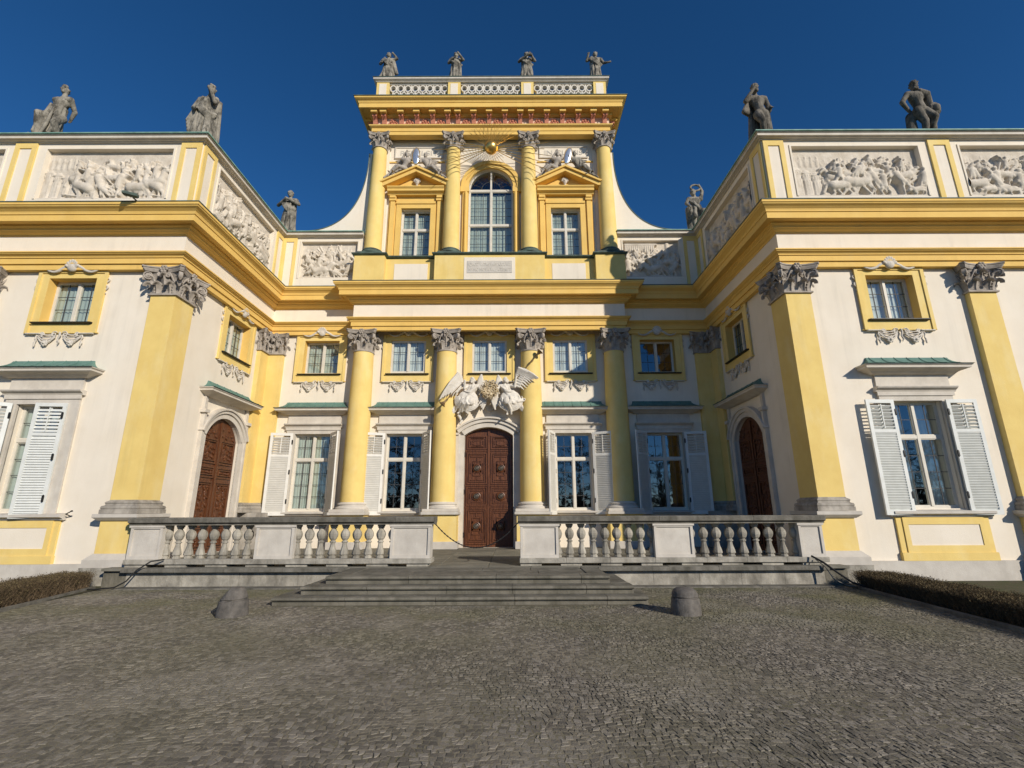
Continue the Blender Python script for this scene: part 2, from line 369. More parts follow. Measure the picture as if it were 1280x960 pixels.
# ------------------------------------------------------------------ entablature of the lower order
path = [(-XE,YW),(-XI,YW),(-XI,YM),(-5.05,YM),(-5.05,YC),(5.05,YC),(5.05,YM),(XI,YM),(XI,YW),(XE,YW)]
B = -.14
MB().sweep(path, [(B,8.08),(0,8.08),(0,8.235),(.045,8.24),(.045,8.40),(.075,8.405),(.075,8.43),(.10,8.46),(.15,8.485),(.16,8.51),(.185,8.515),(.185,8.55),(B,8.55)]).build('architrave', 'yellow_trim', P)
MB().sweep(path, [(B,8.552),(0,8.552),(0,9.098),(B,9.098)]).build('frieze', 'cream', P)
MB().sweep(path, [(B,9.1),(.02,9.1),(.03,9.14),(.10,9.17),(.13,9.20),(.16,9.205),(.16,9.25),(.23,9.285),(.23,9.335),(.40,9.345),(.40,9.32),(.435,9.32),(.435,9.50),
                  (.46,9.505),(.46,9.53),(.475,9.58),(.53,9.63),(.585,9.665),(.60,9.70),(.62,9.705),(.62,9.77),(B,9.77)]).build('cornice', 'yellow_trim', P)
MB().sweep(path, [(B,9.775),(.635,9.775),(.635,9.80),(.30,9.86),(-.05,9.90),(B,9.90)]).build('flashing', 'flash', P)

# ------------------------------------------------------------------ attic with carved panels
relief_specs = []
def attic_side(X, u0, u1, pil, panels):
    """one straight stretch of attic in wall coordinates (u along, y into the wall)"""
    w = MB(); w.X = X
    w.box(u0, u1, .14, .45, 9.78, 12.17); 
    edges = sorted([u0, u1]+[p for a in panels for p in a[:2]])
    for a, b in zip(edges[::2], edges[1::2]): w.box(a, b, .0, .14, 9.88, 12.168)
    for a, b, za, zb in panels:
        w.box(a, b, 0, .14, 9.88, za); w.box(a, b, 0, .14, zb, 12.168)
        for i, (q, t) in enumerate(((.05, -.025),)):                       # moulded frame round the panel
            w.box(a-q, b+q, t, 0, zb, zb+q); w.box(a-q, a, t, 0, za, zb); w.box(b, b+q, t, 0, za, zb)
        relief_specs.append((X.copy(), a, b, za, zb))
    w.build('attic_wall', 'cream', P)
    for a, b in pil:
        y = MB(); y.X = X; f = .13*(b-a)/.6
        for z0, z1, p, q in ((9.9, 10.08, a, b), (11.98, 12.165, a, b)): y.box(p, q, -.05, -.001, z0, z1)
        y.box(a, a+f, -.05, -.001, 10.08, 11.98); y.box(b-f, b, -.05, -.001, 10.08, 11.98)
        o = y.build('attic_pilaster', 'yellow', P)
        y = MB(); y.X = X; y.box(a+f, b-f, -.02, -.001, 10.08, 11.98); q = y.build('panel', 'cream', o)
YA = 12.03; XA = 8.22
for s in (-1, 1):
    X = Matrix.Translation((0, YA, 0))
    q = lambda a, b: tuple(sorted((s*a, s*b)))
    attic_side(X, *q(XA, XE), [q(8.24, 8.84), q(13.08, 13.72), q(17.9, 18.5)], [(*q(9.06, 12.78), 10.30, 11.97), (*q(14.0, 17.6), 10.30, 11.97)])
    X = Matrix.Translation((s*XA, 0, 0)) @ Matrix.Rotation(-s*PI/2, 4, 'Z')
    q = lambda a, b: tuple(sorted((-s*a, -s*b)))
    attic_side(X, *q(YA+.141, 17.2), [q(12.06, 12.66), q(16.62, 17.18)], [(*q(12.9, 16.38), 10.30, 11.97)])
    X = Matrix.Translation((0, 17.19, 0))
    q = lambda a, b: tuple(sorted((s*a, s*b)))
    attic_side(X, *q(5.02, 8.219), [q(7.66, 8.20)], [(*q(5.25, 7.48), 10.42, 12.0)])
apath = {-1: [(-XE,YA),(-XA,YA),(-XA,17.19),(-5.02,17.19)], 1: [(5.02,17.19),(XA,17.19),(XA,YA),(XE,YA)]}
for s in (-1, 1):
    MB().sweep(apath[s], [(-.3,12.17),(.05,12.17),(.06,12.195),(.12,12.20),(.12,12.215),(.18,12.22),(.18,12.30),(.21,12.305),(.21,12.325),(-.3,12.325)]).build('attic_moulding', 'trim_stone', P)
    MB().sweep(apath[s], [(-.45,12.328),(.25,12.328),(.25,12.358),(.1,12.40),(-.45,12.46)]).build('attic_coping', 'palecopper', P)

# carved panels: a height field of horsemen, foot soldiers, walls and trees
def relief(w, h, seed, style):
    g = random.Random(seed); d = .018
    nx = int(w/d)+1; nz = int(h/d)+1
    X, Z = np.meshgrid(np.linspace(0, w, nx), np.linspace(0, h, nz))
    H = np.zeros_like(X); T = [0, 0, 0]                                   # pivot and turn of the figure being cut
    def capb(x0, z0, x1, z1, r0, r1, base, k=1.):
        if T[2]:
            c, s_ = math.cos(T[2]), math.sin(T[2]); px, pz = T[0], T[1]
            x0, z0 = px+c*(x0-px)-s_*(z0-pz), pz+s_*(x0-px)+c*(z0-pz); x1, z1 = px+c*(x1-px)-s_*(z1-pz), pz+s_*(x1-px)+c*(z1-pz)
        R_ = max(r0, r1)+.02; i0 = max(0, int((min(x0, x1)-R_)/d)); i1 = min(nx, int((max(x0, x1)+R_)/d)+2); k0 = max(0, int((min(z0, z1)-R_)/d)); k1 = min(nz, int((max(z0, z1)+R_)/d)+2)
        if i1 <= i0 or k1 <= k0: return
        x_, z_ = X[k0:k1, i0:i1], Z[k0:k1, i0:i1]; dx, dz = x1-x0, z1-z0; L2 = dx*dx+dz*dz+1e-9
        t = np.clip(((x_-x0)*dx+(z_-z0)*dz)/L2, 0, 1)
        dd = np.hypot(x_-x0-t*dx, z_-z0-t*dz); r = r0+(r1-r0)*t; q = np.clip(1-(dd/r)**2, 0, 1)
        H[k0:k1, i0:i1] = np.where(q > 0, np.maximum(H[k0:k1, i0:i1], base+k*r*np.sqrt(q)), H[k0:k1, i0:i1])
    def man(x, z, s, base, turn=0.):
        T[:] = [x, z+.5*s, turn] if not T[2] else T
        ln = g.uniform(-.5, .5); hx, hz = x, z+.45*s; cx, cz = x+.32*s*math.sin(ln), hz+.32*s*math.cos(ln)
        for q in (-1, 1):
            kx = x+q*g.uniform(.02, .22)*s; kz = z+g.uniform(.18, .3)*s
            capb(hx, hz, kx, kz, .08*s, .06*s, base); capb(kx, kz, kx+g.uniform(-.16, .16)*s, z+g.uniform(0, .08)*s, .06*s, .04*s, base)
            ex = cx+q*g.uniform(.1, .25)*s; ez = cz+g.uniform(-.2, .16)*s
            capb(cx+q*.09*s, cz, ex, ez, .055*s, .045*s, base+.03); capb(ex, ez, ex+g.uniform(-.2, .25)*q*s, ez+g.uniform(-.1, .26)*s, .045*s, .035*s, base+.045)
        capb(hx, hz, cx, cz, .11*s, .135*s, base+.015)
        for k in range(3): o = g.uniform(-.1, .1)*s; capb(cx+o, cz, hx+o*1.6, hz-.12*s, .03*s, .03*s, base+.06)
        hd = (cx+.12*s*math.sin(ln+g.uniform(-.5, .5)), cz+.17*s)
        capb(*hd, hd[0], hd[1]+.02*s, .075*s, .08*s, base+.055); capb(hd[0]-.05*s, hd[1]+.06*s, hd[0]+.05*s, hd[1]+.06*s, .035*s, .03*s, base+.08)
        T[2] = 0
    def horse(x, z, s, base, dr, turn=0., rider=True):
        T[:] = [x, z+.45*s, turn]
        capb(x-.24*s*dr, z+.5*s, x+.22*s*dr, z+.53*s, .19*s, .17*s, base)
        capb(x+.26*s*dr, z+.58*s, x+.42*s*dr, z+.9*s, .135*s, .08*s, base+.02); capb(x+.42*s*dr, z+.9*s, x+.62*s*dr, z+.74*s, .085*s, .05*s, base+.04)
        for k in range(5): capb(x+(.26+.035*k)*s*dr, z+(.66+.06*k)*s, x+(.18+.03*k)*s*dr, z+(.60+.06*k)*s, .035*s, .03*s, base+.06)
        for lx in (-.34, -.2, .2, .34):
            a = g.uniform(-.25, .35)*dr
            capb(x+lx*s*dr, z+.45*s, x+(lx+a)*s*dr, z+.22*s, .085*s, .05*s, base); capb(x+(lx+a)*s*dr, z+.22*s, x+(lx+a-g.uniform(-.1, .2)*dr)*s, z+.02*s, .045*s, .035*s, base)
        capb(x-.42*s*dr, z+.55*s, x-.58*s*dr, z+.2*s, .05*s, .07*s, base)
        if rider: man(x, z+.46*s, .85*s, base+.07)
        T[2] = 0
    for x in np.arange(0, w, .10):                                        # far troops and trees sketched behind
        y = g.uniform(.62, .8)*h; capb(x, y, x+g.uniform(-.03, .05), y+g.uniform(.05, .16), .035, .02, -.012, .9)
    n = 26; x0 = .05
    if style == 'town':
        for k in range(4):
            x = .12+k*.27; t = h*(.56-.05*k)
            capb(x, 0, x, t, .145, .11, .0, .5); capb(x-.13, t, x+.13, t-.02, .032, .032, .03, 1.)
            for j in range(4): capb(x-.1+j*.065, t-.07, x-.1+j*.065, t-.15, .016, .013, .06, 1)
            for j in range(3): capb(x-.08+.08*j, t*.7, x-.09+.09*j, .1, .012, .012, .06, 1)
        for k in range(5): capb(.1+k*.17, h*.66, .1+k*.17, h*.80, .05, .045, 0, .5); capb(.1+k*.17, h*.82, .1+k*.17, h*.86, .02, .01, .02)
        x0 = w*.27; n = 24
    elif style == 'tent':
        for k in range(14): capb(w*.05+k*.085, h*.86, w*.05+k*.085, h*.72, .055, .035, .06, 1.4)
        capb(w*.04, h*.90, w*.60, h*.90, .05, .05, .10, 1); capb(w*.8, h*.4, w*.8, h*.95, .09, .08, 0, .8); x0 = .1; n = 16
    elif style == 'trees':
        for x in (w*.45, w*.62, w*.76):
            capb(x, h*.3, x-.1, h*.72, .045, .035, .04, 1)
            for k in range(8): capb(x-.08, h*.62, x+g.uniform(-.45, .35), h*g.uniform(.72, .98), .03, .016, .03, 1.2)
        x0 = .05; n = 13
    for k in range(3):                                                     # three ranks, back to front
        sc = (.40, .54, .66)[k]*h/1.67*1.15; top = (.52, .27, .02)[k]*h; m = max(4, int(n/(2.0, 2.6, 3.2)[k]))
        for i in range(m):
            x = x0+(w-x0-.08)*(i+g.uniform(-.1, 1.1))/m
            hump = 1-.6*abs((x-x0)/(w-x0)-.5)*2
            z = top*(.45+.55*hump)+g.uniform(-.09, .09)
            if g.random() < (.2, .55, .4)[k]: horse(x, z, sc*1.08, .015+.05*k, g.choice((-1, 1)), g.gauss(0, .28), g.random() < .8)
            else: man(x, z, sc*1.15, .015+.05*k, g.gauss(0, .45))
    for i in range(int((w-x0)*2.2)):                                       # the fallen, shields, gun wheels and spears in front
        x = g.uniform(x0, w-.2); q = g.random()
        if q < .35: man(x, -.12, .62*h/1.67*1.15, .11, g.choice((-1.35, 1.35))+g.gauss(0, .2))
        elif q < .6: r = g.uniform(.09, .15); z = g.uniform(.14, .5*h); capb(x, z, x+.02, z, r, r, .12, .4); capb(x, z, x, z, .03, .03, .19)
        else: a = g.uniform(-.8, .8); z = g.uniform(.1, .5*h); capb(x, z, x+.6*math.sin(a), z+.6*math.cos(a), .018, .014, .17)
    capb(0, .01, w, .01, .06, .06, .09)
    H = np.clip(H, -.02, .36)*.85
    H[1:-1, 1:-1] = .6*H[1:-1, 1:-1]+.1*(H[:-2, 1:-1]+H[2:, 1:-1]+H[1:-1, :-2]+H[1:-1, 2:])
    H += .006*np.array([[g.random() for _ in range(nx)] for _ in range(nz)])
    return X, Z, H, nx, nz
styles = ['town', 'crowd', 'crowd', 'trees', 'fort', 'crowd', 'crowd', 'tent']
for i, (X, a, b, za, zb) in enumerate(relief_specs):
    st = styles[i]; st = 'town' if st == 'fort' else st
    U, Z, H, nx, nz = relief(b-a, zb-za, 31+i*7, st)
    v = np.stack([(a+U).ravel(), (.138-H).ravel(), (za+Z).ravel()], 1)
    j, k = np.meshgrid(np.arange(nx-1), np.arange(nz-1)); q = (k*nx+j).ravel()
    f = np.stack([q, q+1, q+nx+1, q+nx], 1)
    me = bpy.data.meshes.new('relief_panel'); me.from_pydata([tuple(X @ Vector(p)) for p in v], [], f.tolist())
    me.materials.append(M['relief']); me.polygons.foreach_set('use_smooth', [True]*len(me.polygons))
    link('relief_panel', me, P)

# ------------------------------------------------------------------ capitals
def leaf(mb, ang, r0, z0, hgt, wid, hook, cx=0, cy=0, lean=.05):
    """acanthus leaf hugging the bell and curling over at its tip"""
    ca, sa = math.cos(ang), math.sin(ang); line = []
    for i in range(7):
        t = i/6; line.append((r0+.015+lean*t*t, z0+hgt*t))
    for i in range(1, 7):
        a = PI*1.15*i/6; line.append((r0+.015+lean+hook*(1-math.cos(a)), z0+hgt+hook*math.sin(a)))
    m = len(line); rings = []
    for i, (r, z) in enumerate(line):
        t = i/(m-1); lob = 1.0 if i % 2 else .74
        wd = wid*lob*(.80+.25*math.sin(PI*min(1, t*1.25)))*(1 if t < .65 else 1-.75*(t-.65)/.35)
        j0, j1 = max(0, i-1), min(m-1, i+1); dr, dz = line[j1][0]-line[j0][0], line[j1][1]-line[j0][1]; q = math.hypot(dr, dz)+1e-9
        nr, nz = dz/q, -dr/q                                              # outward face normal
        row = [(-1, -.03), (-.5, .0), (-.12, .012), (0, .034), (.12, .012), (.5, .0), (1, -.03)]
        P3 = [(r+nr*o, a*wd, z+nz*o) for a, o in row]+[(r+nr*(o-.028), a*wd, z+nz*(o-.028)) for a, o in row[::-1]]
        rings.append([(cx+ca*x-sa*y, cy+sa*x+ca*y, z) for x, y, z in P3])
    mb.loft(rings, smooth=True)
def ribbon(mb, pts, w, th, ang):
    """flat scroll band in the vertical plane through direction ang"""
    ca, sa = math.cos(ang), math.sin(ang); rings = []; m = len(pts)
    for i, (r, z) in enumerate(pts):
        j0, j1 = max(0, i-1), min(m-1, i+1); dr, dz = pts[j1][0]-pts[j0][0], pts[j1][1]-pts[j0][1]; q = math.hypot(dr, dz)+1e-9; nr, nz = dz/q*th, -dr/q*th
        rings.append([(ca*x-sa*y, sa*x+ca*y, z_) for x, y, z_ in ((r+nr, -w, z+nz), (r+nr, w, z+nz), (r-nr, w*.8, z-nz), (r-nr, -w*.8, z-nz))])
    mb.loft(rings)
def capital_mb(kind):
    """unit capital: bottom z=0, top z=.80, shaft half width .335"""
    mb = MB()
    if kind == 'round':
        mb.lathe([(.36,0),(.39,.0),(.40,.03),(.385,.055),(.345,.06),(.33,.35),(.35,.55),(.42,.655),(.40,.66)], n=28)
        for k in range(8): leaf(mb, k*PI/4+PI/8, .34, .06, .21, .115, .055)
        for k in range(8): leaf(mb, k*PI/4, .335, .16, .33, .105, .07, lean=.07)
    else:
        mb.stack(0, 0, [(.36,.36,0),(.395,.395,.005),(.395,.395,.05),(.345,.345,.06),(.335,.335,.35),(.35,.35,.55),(.42,.42,.66)])
        for k in range(4):
            a = k*PI/2
            for off in (-.18, .18): leaf(mb, a, .335, .06, .20, .125, .06, -math.sin(a)*off, math.cos(a)*off)
            leaf(mb, a, .335, .16, .33, .125, .075, lean=.07)
            leaf(mb, a+PI/4, .455, .06, .20, .12, .06); leaf(mb, a+PI/4, .46, .17, .27, .11, .075, lean=.05)
    for k in range(4):
        a = PI/4+k*PI/2; q = .0 if kind == 'round' else .07
        pts = [(.36+q, .22), (.40+q, .36), (.45+q*.8, .50), (.52+q*.5, .605)]
        for i in range(24):
            t = i/23; th = PI*.62-t*4.4*PI/1.15; r = .115*(1-.80*t); pts.append((.595+q*.3+r*math.cos(th), .535+r*math.sin(th)))
        ribbon(mb, pts, .055, .016, a); mb.ell((math.cos(a)*(.595+q*.3), math.sin(a)*(.595+q*.3), .535), (.035, .035, .035), n=8, m=6)
        b = k*PI/2; c, s_ = math.cos(b), math.sin(b); f = .47
        mb.ell((c*f, s_*f, .72), (.06, .06, .06), n=10, m=6)
        for q_ in range(6): mb.ell((c*(f+.02)-s_*.075*math.cos(q_*1.047), s_*(f+.02)+c*.075*math.cos(q_*1.047), .72+.075*math.sin(q_*1.047)), (.042,.042,.042), n=7, m=5)
        for sd in (-1, 1):                                                # inner spirals and their stems
            out = [(c*.36-s_*sd*.27, s_*.36+c*sd*.27, .34), (c*.40-s_*sd*.22, s_*.40+c*sd*.22, .48)]
            for i in range(14):
                t = i/13; th = PI*.85-t*3.2*PI/1.2; r = .075*(1-.7*t); u = .115-r*math.cos(th)*.9; out.append((c*.44-s_*sd*u, s_*.44+c*sd*u, .555+r*math.sin(th)))
            mb.tube(out, .024, 6)
    ring = []                                                             # abacus with hollow sides
    for k in range(4):
        a = k*PI/2; c, s_ = math.cos(a), math.sin(a)
        for t in np.linspace(-1, 1, 9):
            x, y = (.57, t*.50) if abs(t) == 1 else (.57-.13*(1-t*t), t*.53)
            ring.append((c*x-s_*y, s_*x+c*y))
    mb.loft([[(x*q, y*q, z) for x, y in ring] for q, z in ((.93,.66),(.95,.69),(.99,.715),(1,.75),(.97,.755),(1.03,.765),(1.04,.80))])
    return mb
CAP_R = capital_mb('round').mesh('capital', 'capstone', 50)
CAP_S = capital_mb('square').mesh('capital', 'capstone', 50)
def put_capital(data, parent, x, y, z, sx=1., sy=None, sz=1.):
    o = link('capital', data, parent, (x, y, z) if parent.get('root') else (Vector((x, y, z))-parent.location-P.location))
    o.scale = (sx, sy or sx, sz); return o

# ------------------------------------------------------------------ pilasters
def sub(mb, name, m, parent):                                             # sub-part of a palace part built in world space
    return link(name, mb.mesh(name, m), parent, -(parent.location+P.location))
def base_prof(hx, hy): return [(hx+.12,hy+.12,1.605),(hx+.12,hy+.12,1.70),(hx+.10,hy+.10,1.71),(hx+.115,hy+.115,1.74),(hx+.10,hy+.10,1.785),(hx+.055,hy+.055,1.80),(hx+.05,hy+.05,1.83),(hx+.065,hy+.065,1.86),(hx+.05,hy+.05,1.885),(hx+.01,hy+.01,1.91),(hx,hy,1.93)]
def pilaster(x0, x1, y0, y1, ped=True):
    cx, cy, hx, hy = (x0+x1)/2, (y0+y1)/2, abs(x1-x0)/2, (y1-y0)/2
    o = MB().box(x0, x1, y0, y1, 1.93, 7.29).build('pilaster', 'yellow', P)
    sub(MB().stack(cx, cy, base_prof(hx, hy)), 'base', 'basestone', o)
    if ped:
        sub(MB().stack(cx, cy, [(hx+.10,hy+.10,1.44),(hx+.13,hy+.13,1.46),(hx+.2,hy+.2,1.52),(hx+.2,hy+.2,1.60)]), 'pedestal_cap', 'stone', o)
        sub(MB().stack(cx, cy, [(hx+.07,hy+.07,.70),(hx+.07,hy+.07,1.438)]), 'pedestal', 'yellow', o)
        sub(MB().stack(cx, cy, [(hx+.21,hy+.21,.40),(hx+.21,hy+.21,.57),(hx+.18,hy+.18,.60),(hx+.1,hy+.1,.685),(hx+.08,hy+.08,.70)]), 'pedestal_base', 'stone', o)
        sub(MB().stack(cx, cy, [(hx+.24,hy+.24,-.05),(hx+.22,hy+.22,.30),(hx+.23,hy+.23,.398)]), 'footing', 'wornstone', o)
    return o
for s in (-1, 1):
    o = pilaster(*sorted((s*XI, s*8.91)), YW, 12.81)
    put_capital(CAP_S, o, s*8.575, (YW+12.81)/2, 7.29, 1.0, 1.1)
    a, b = sorted((s*13.21, s*13.93)); o = pilaster(a, b, YW, 12.8)
    put_capital(CAP_S, o, (a+b)/2, YW+.36, 7.29, 1.05)
    # folded pilaster in the inner corner
    mb = MB(); mb.box(s*XI, s*7.70, YM, WM+.02, 1.93, 7.29); mb.box(s*(XS+.02), s*XI, 16.66, YM+.1, 1.93, 7.29)
    o = mb.build('pilaster', 'yellow', P)
    q = MB(); q.stack(s*7.97, YM+.27, base_prof(.27, .27)); q.stack(s*(XI+.27), 16.93, base_prof(.27, .27)); q.box(s*7.5, s*XS, 16.9, 17.3, ZT, 1.60)
    sub(q, 'base', 'basestone', o)
    put_capital(CAP_S, o, s*7.97, YM+.27, 7.29, .82, .82); put_capital(CAP_S, o, s*(XI+.27), 16.93, 7.291, .82, .82)

# ------------------------------------------------------------------ columns
AX = YC+.37
xcol = (-4.66, -1.57, 1.53, 4.62)
def column(x):
    r = lambda t: .418-.062*t**1.8
    o = MB().lathe([(r(t), 1.93+t*(7.29-1.93)) for t in np.linspace(0, 1, 14)], x, AX, 36, cap=False).build('column', 'yellow', P)
    q = MB(); q.lathe([(.56,1.70),(.57,1.73),(.55,1.77),(.50,1.785),(.48,1.80),(.47,1.83),(.50,1.85),(.50,1.875),(.47,1.89),(.44,1.90),(.42,1.93)], x, AX, 36)
    q.slab(x-.59, x+.59, AX-.57, WM+.02, 1.60, 1.70); sub(q, 'base', 'trim_stone', o)
    sub(MB().box(x-.55, x+.55, AX-.5, WM+.02, .66, 1.51), 'pedestal', 'yellow', o)
    sub(MB().slab(x-.62, x+.62, AX-.60, WM+.02, 1.51, 1.60), 'pedestal_cap', 'stone', o)
    sub(MB().slab(x-.60, x+.60, AX-.57, WM+.02, ZT, .66), 'pedestal_base', 'stone', o)
    put_capital(CAP_R, o, x, AX, 7.29, .97, .97)
for x in xcol: column(x)

# ------------------------------------------------------------------ ornaments shared by the mezzanine windows
def garland():
    mb = MB(); g = random.Random(3)
    for s in (-1, 1):
        for o, r, dep in ((0, .020, .17), (.035, .017, .13), (.07, .014, .09), (.10, .012, .05)):      # pleats of the swag
            mb.tube([(s*(.10+.48*t), -.05-.02*math.sin(PI*t), 6.16+o-dep*math.sin(PI*t)) for t in np.linspace(0, 1, 15)], [r*(.7+.6*math.sin(PI*t)) for t in np.linspace(0, 1, 15)], 6)
        for cx, sg, R0 in ((.14, 1, .085), (.46, -1, .06)):                                              # open scrolls
            mb.tube([(s*(cx+sg*R0*(1-.72*t)*math.cos(2.6-t*7.5)), -.06, 6.235+R0*(1-.72*t)*math.sin(2.6-t*7.5)) for t in np.linspace(0, 1, 22)], .016, 6)
        mb.tube([(s*(.16+.34*t), -.05, 6.27-.05*math.sin(PI*t)) for t in np.linspace(0, 1, 9)], .014, 6)
        mb.ell((s*.34, -.09, 5.99), (.035, .035, .035), n=8, m=6)
        for k in range(7): mb.ell((s*.34+.062*math.cos(k*.898), -.065, 5.99+.062*math.sin(k*.898)), (.034, .028, .034), n=8, m=5)
        mb.tube([(s*.60, -.05, 6.23), (s*.625, -.05, 6.15), (s*.595, -.05, 6.07), (s*.63, -.05, 5.99), (s*.605, -.05, 5.92)], [.016, .026, .016, .028, .012], 6)
        for k in range(3): mb.ell((s*.615, -.06, 5.97-.03*k), (.03-.006*k, .025, .03), n=7, m=5)
    mb.tube([(0, -.06, 6.30), (.02, -.06, 6.2), (-.02, -.06, 6.1), (.025, -.06, 6.01), (-.01, -.05, 5.94)], [.03, .03, .022, .026, .012], 6)
    for k in range(11):
        for s in (-1, 1): x = s*(.89-k*.036); mb.box(x-.011, x+.011, -.10, 0, 6.235, 6.268)
    return mb
def shell():
    mb = MB()
    for k in range(7):
        a = -PI/2+(k-3)*.30; mb.cap((0, -.13, 8.10), (.13*math.sin((k-3)*.42), -.16, 8.13+.17*math.cos((k-3)*.42)), .03, .035)
    mb.ell((0, -.13, 8.14), (.11, .07, .10))
    for s in (-1, 1):
        pts = [(s*(.10+.46*t), -.11, 8.13+.05*math.cos(t*5)-.05*t) for t in np.linspace(0, 1, 10)]
        mb.tube(pts, [.05-.03*t for t in np.linspace(0, 1, 10)], 7); mb.ell((s*.56, -.11, 8.12), (.045, .03, .03))
    return mb
def scroll(s):
    mb = MB(); mb.tube([(s*(.95+.055*math.sin(t*13)*(1-.3*t)), -.04, 7.88-.46*t) for t in np.linspace(0, 1, 18)], [.014+.012*math.sin(PI*t) for t in np.linspace(0, 1, 18)], 6)
    return mb.mesh('scroll', 'trim_stone')
tmp = sculpt(garland(), 'garland', 'trim_stone', .0085, None, None, 0); GAR = tmp.data; bpy.data.objects.remove(tmp)
tmp = sculpt(shell(), 'shell', 'trim_stone', .010, None, None, 0); SHE = tmp.data; bpy.data.objects.remove(tmp)
SCR = [scroll(s) for s in (-1, 1)]

# ------------------------------------------------------------------ windows (wall coordinates: y=0 is the wall face, negative is outwards)
def sash(hw, z0, z1, yy, trans=None, arch=0, m='paint', name='casement'):
    """white timber frame with mullion and transoms; returns frame MB and glass MB"""
    f = MB(); w = .05
    top = z1-arch
    f.box(-hw, -hw+w, yy, yy+.07, z0, top); f.box(hw-w, hw, yy, yy+.07, z0, top); f.box(-hw+w, hw-w, yy, yy+.07, z0, z0+.06)
    if not arch: f.box(-hw+w, hw-w, yy, yy+.07, z1-w, z1)
    f.box(-.036, .036, yy-.02, yy+.075, z0+.06, (z1-w) if not arch else z1-.03)
    for t in (trans or []):
        f.box(-hw+w, -.036, yy-.015, yy+.073, t-.045, t+.045); f.box(.036, hw-w, yy-.015, yy+.073, t-.045, t+.045)
    zs = [z0+.06]+[q for t in (trans or []) for q in (t-.045, t+.045)]+[(z1-w) if not arch else top]
    for i in range(0, len(zs), 2):                                        # inner casement rails
        for s in (-1, 1):
            a, b = sorted((s*.036, s*(hw-w))); c, d = zs[i], zs[i+1]
            f.box(a, a+.024, yy+.005, yy+.065, c, d); f.box(b-.024, b, yy+.005, yy+.065, c, d); f.box(a+.024, b-.024, yy+.005, yy+.065, c, c+.024); f.box(a+.024, b-.024, yy+.005, yy+.065, d-.024, d)
    if arch: f.arcband(hw-w, hw, yy, yy+.07, 0, top, 0, PI, 24)
    return f, zs
def panes(hw, zs, yy, cols=2, rows=(3, 4), arch=0, top=0):
    g = MB(); w = .05
    for i in range(0, len(zs), 2):
        r = rows[min(i//2, len(rows)-1)]
        for s in (-1, 1):
            a, b = sorted((s*.06, s*(hw-w-.024))); c, d = zs[i]+.024, zs[i+1]-.024
            g.add([(a,yy+.035,c),(b,yy+.035,c),(b,yy+.035,d),(a,yy+.035,d)], [(0,1,2,3)])
            for k in range(1, cols): x = a+(b-a)*k/cols; g.box(x-.008, x+.008, yy+.026, yy+.044, c, d, mi=1)
            for k in range(1, r): z = c+(d-c)*k/r; g.box(a, b, yy+.028, yy+.042, z-.008, z+.008, mi=1)
    if arch:
        n = 24; pts = [((hw-w)*math.cos(PI*k/n), yy+.035, top+(hw-w)*math.sin(PI*k/n)) for k in range(n+1)]
        g.add(pts, [tuple(range(n+1))])
        g.arcband(.46*(hw-w), .49*(hw-w), yy+.025, yy+.045, 0, top, 0, PI, 16, mi=1)
        for k in (1, 2, 4, 5, 7, 8): 
            a = PI*k/9; g.tube([(.48*(hw-w)*math.cos(a), yy+.035, top+.48*(hw-w)*math.sin(a)), ((hw-w)*math.cos(a), yy+.035, top+(hw-w)*math.sin(a))], .012, 5, mi=1)
    return g
def curtain(hw, z0, z1, y, gap=0.):
    mb = MB()
    for s in (-1, 1):
        n = 26; x0, x1 = (gap, hw) if s > 0 else (-hw, -gap)
        rows = [[(x0+(x1-x0)*i/n, y+.011*math.sin(i*1.5+s+.8*math.sin(i*.7)), z) for i in range(n+1)] for z in (z0, z1)]
        rows2 = [[(p[0], p[1]+.012, p[2]) for p in r[::-1]] for r in rows]
        mb.loft([a+b for a, b in zip(rows, rows2)], smooth=True)
    return mb
def shutter_mb(side):
    """hinged at x=0, extends to side*.74, closed plane is y=0"""
    mb = MB(); W = .74; z0, z1 = 1.50, 4.34; a, b = sorted((0, side*W)); t = .022
    mb.slab(a, a+.09, -t, t, z0, z1, .004); mb.slab(b-.09, b, -t, t, z0, z1, .004)
    for z, h in ((z0, .12), (z1-.09, .09), (3.50, .08)): mb.box(a+.09, b-.09, -t, t, z, z+h)
    def slat(z, tilt, c=.028):
        x0, x1 = a+.09, b-.09
        mb.add([(x0,-t,z-c*tilt),(x1,-t,z-c*tilt),(x1,t,z+c*tilt),(x0,t,z+c*tilt),(x0,-t,z-c*tilt+.012),(x1,-t,z-c*tilt+.012),(x1,t,z+c*tilt+.012),(x0,t,z+c*tilt+.012)],
               [(0,3,2,1),(4,5,6,7),(0,1,5,4),(1,2,6,5),(2,3,7,6),(3,0,4,7)])
    z = z0+.145
    while z < 3.49: slat(z, 1., .037); z += .062
    z = 3.62
    while z < z1-.11: slat(z, .9); z += .088
    mb.box((a+b)/2-.012, (a+b)/2+.012, -t-.012, -t, 3.60, z1-.12)
    mb.box((a+b)/2-.012, (a+b)/2+.012, t, t+.012, 3.60, z1-.12)
    return mb
SHUT = {(s, m): shutter_mb(s).mesh('shutter', m) for s in (-1, 1) for m in ('shutter', 'paint')}
def hinge_mb(side):
    mb = MB()
    mb.box(-.02, .02, -.05, -.022, 0, .14); mb.cap((0, -.035, 0), (0, -.035, .14), .018, n=6)
    return mb
HING = hinge_mb(1).mesh('hinge', 'iron')

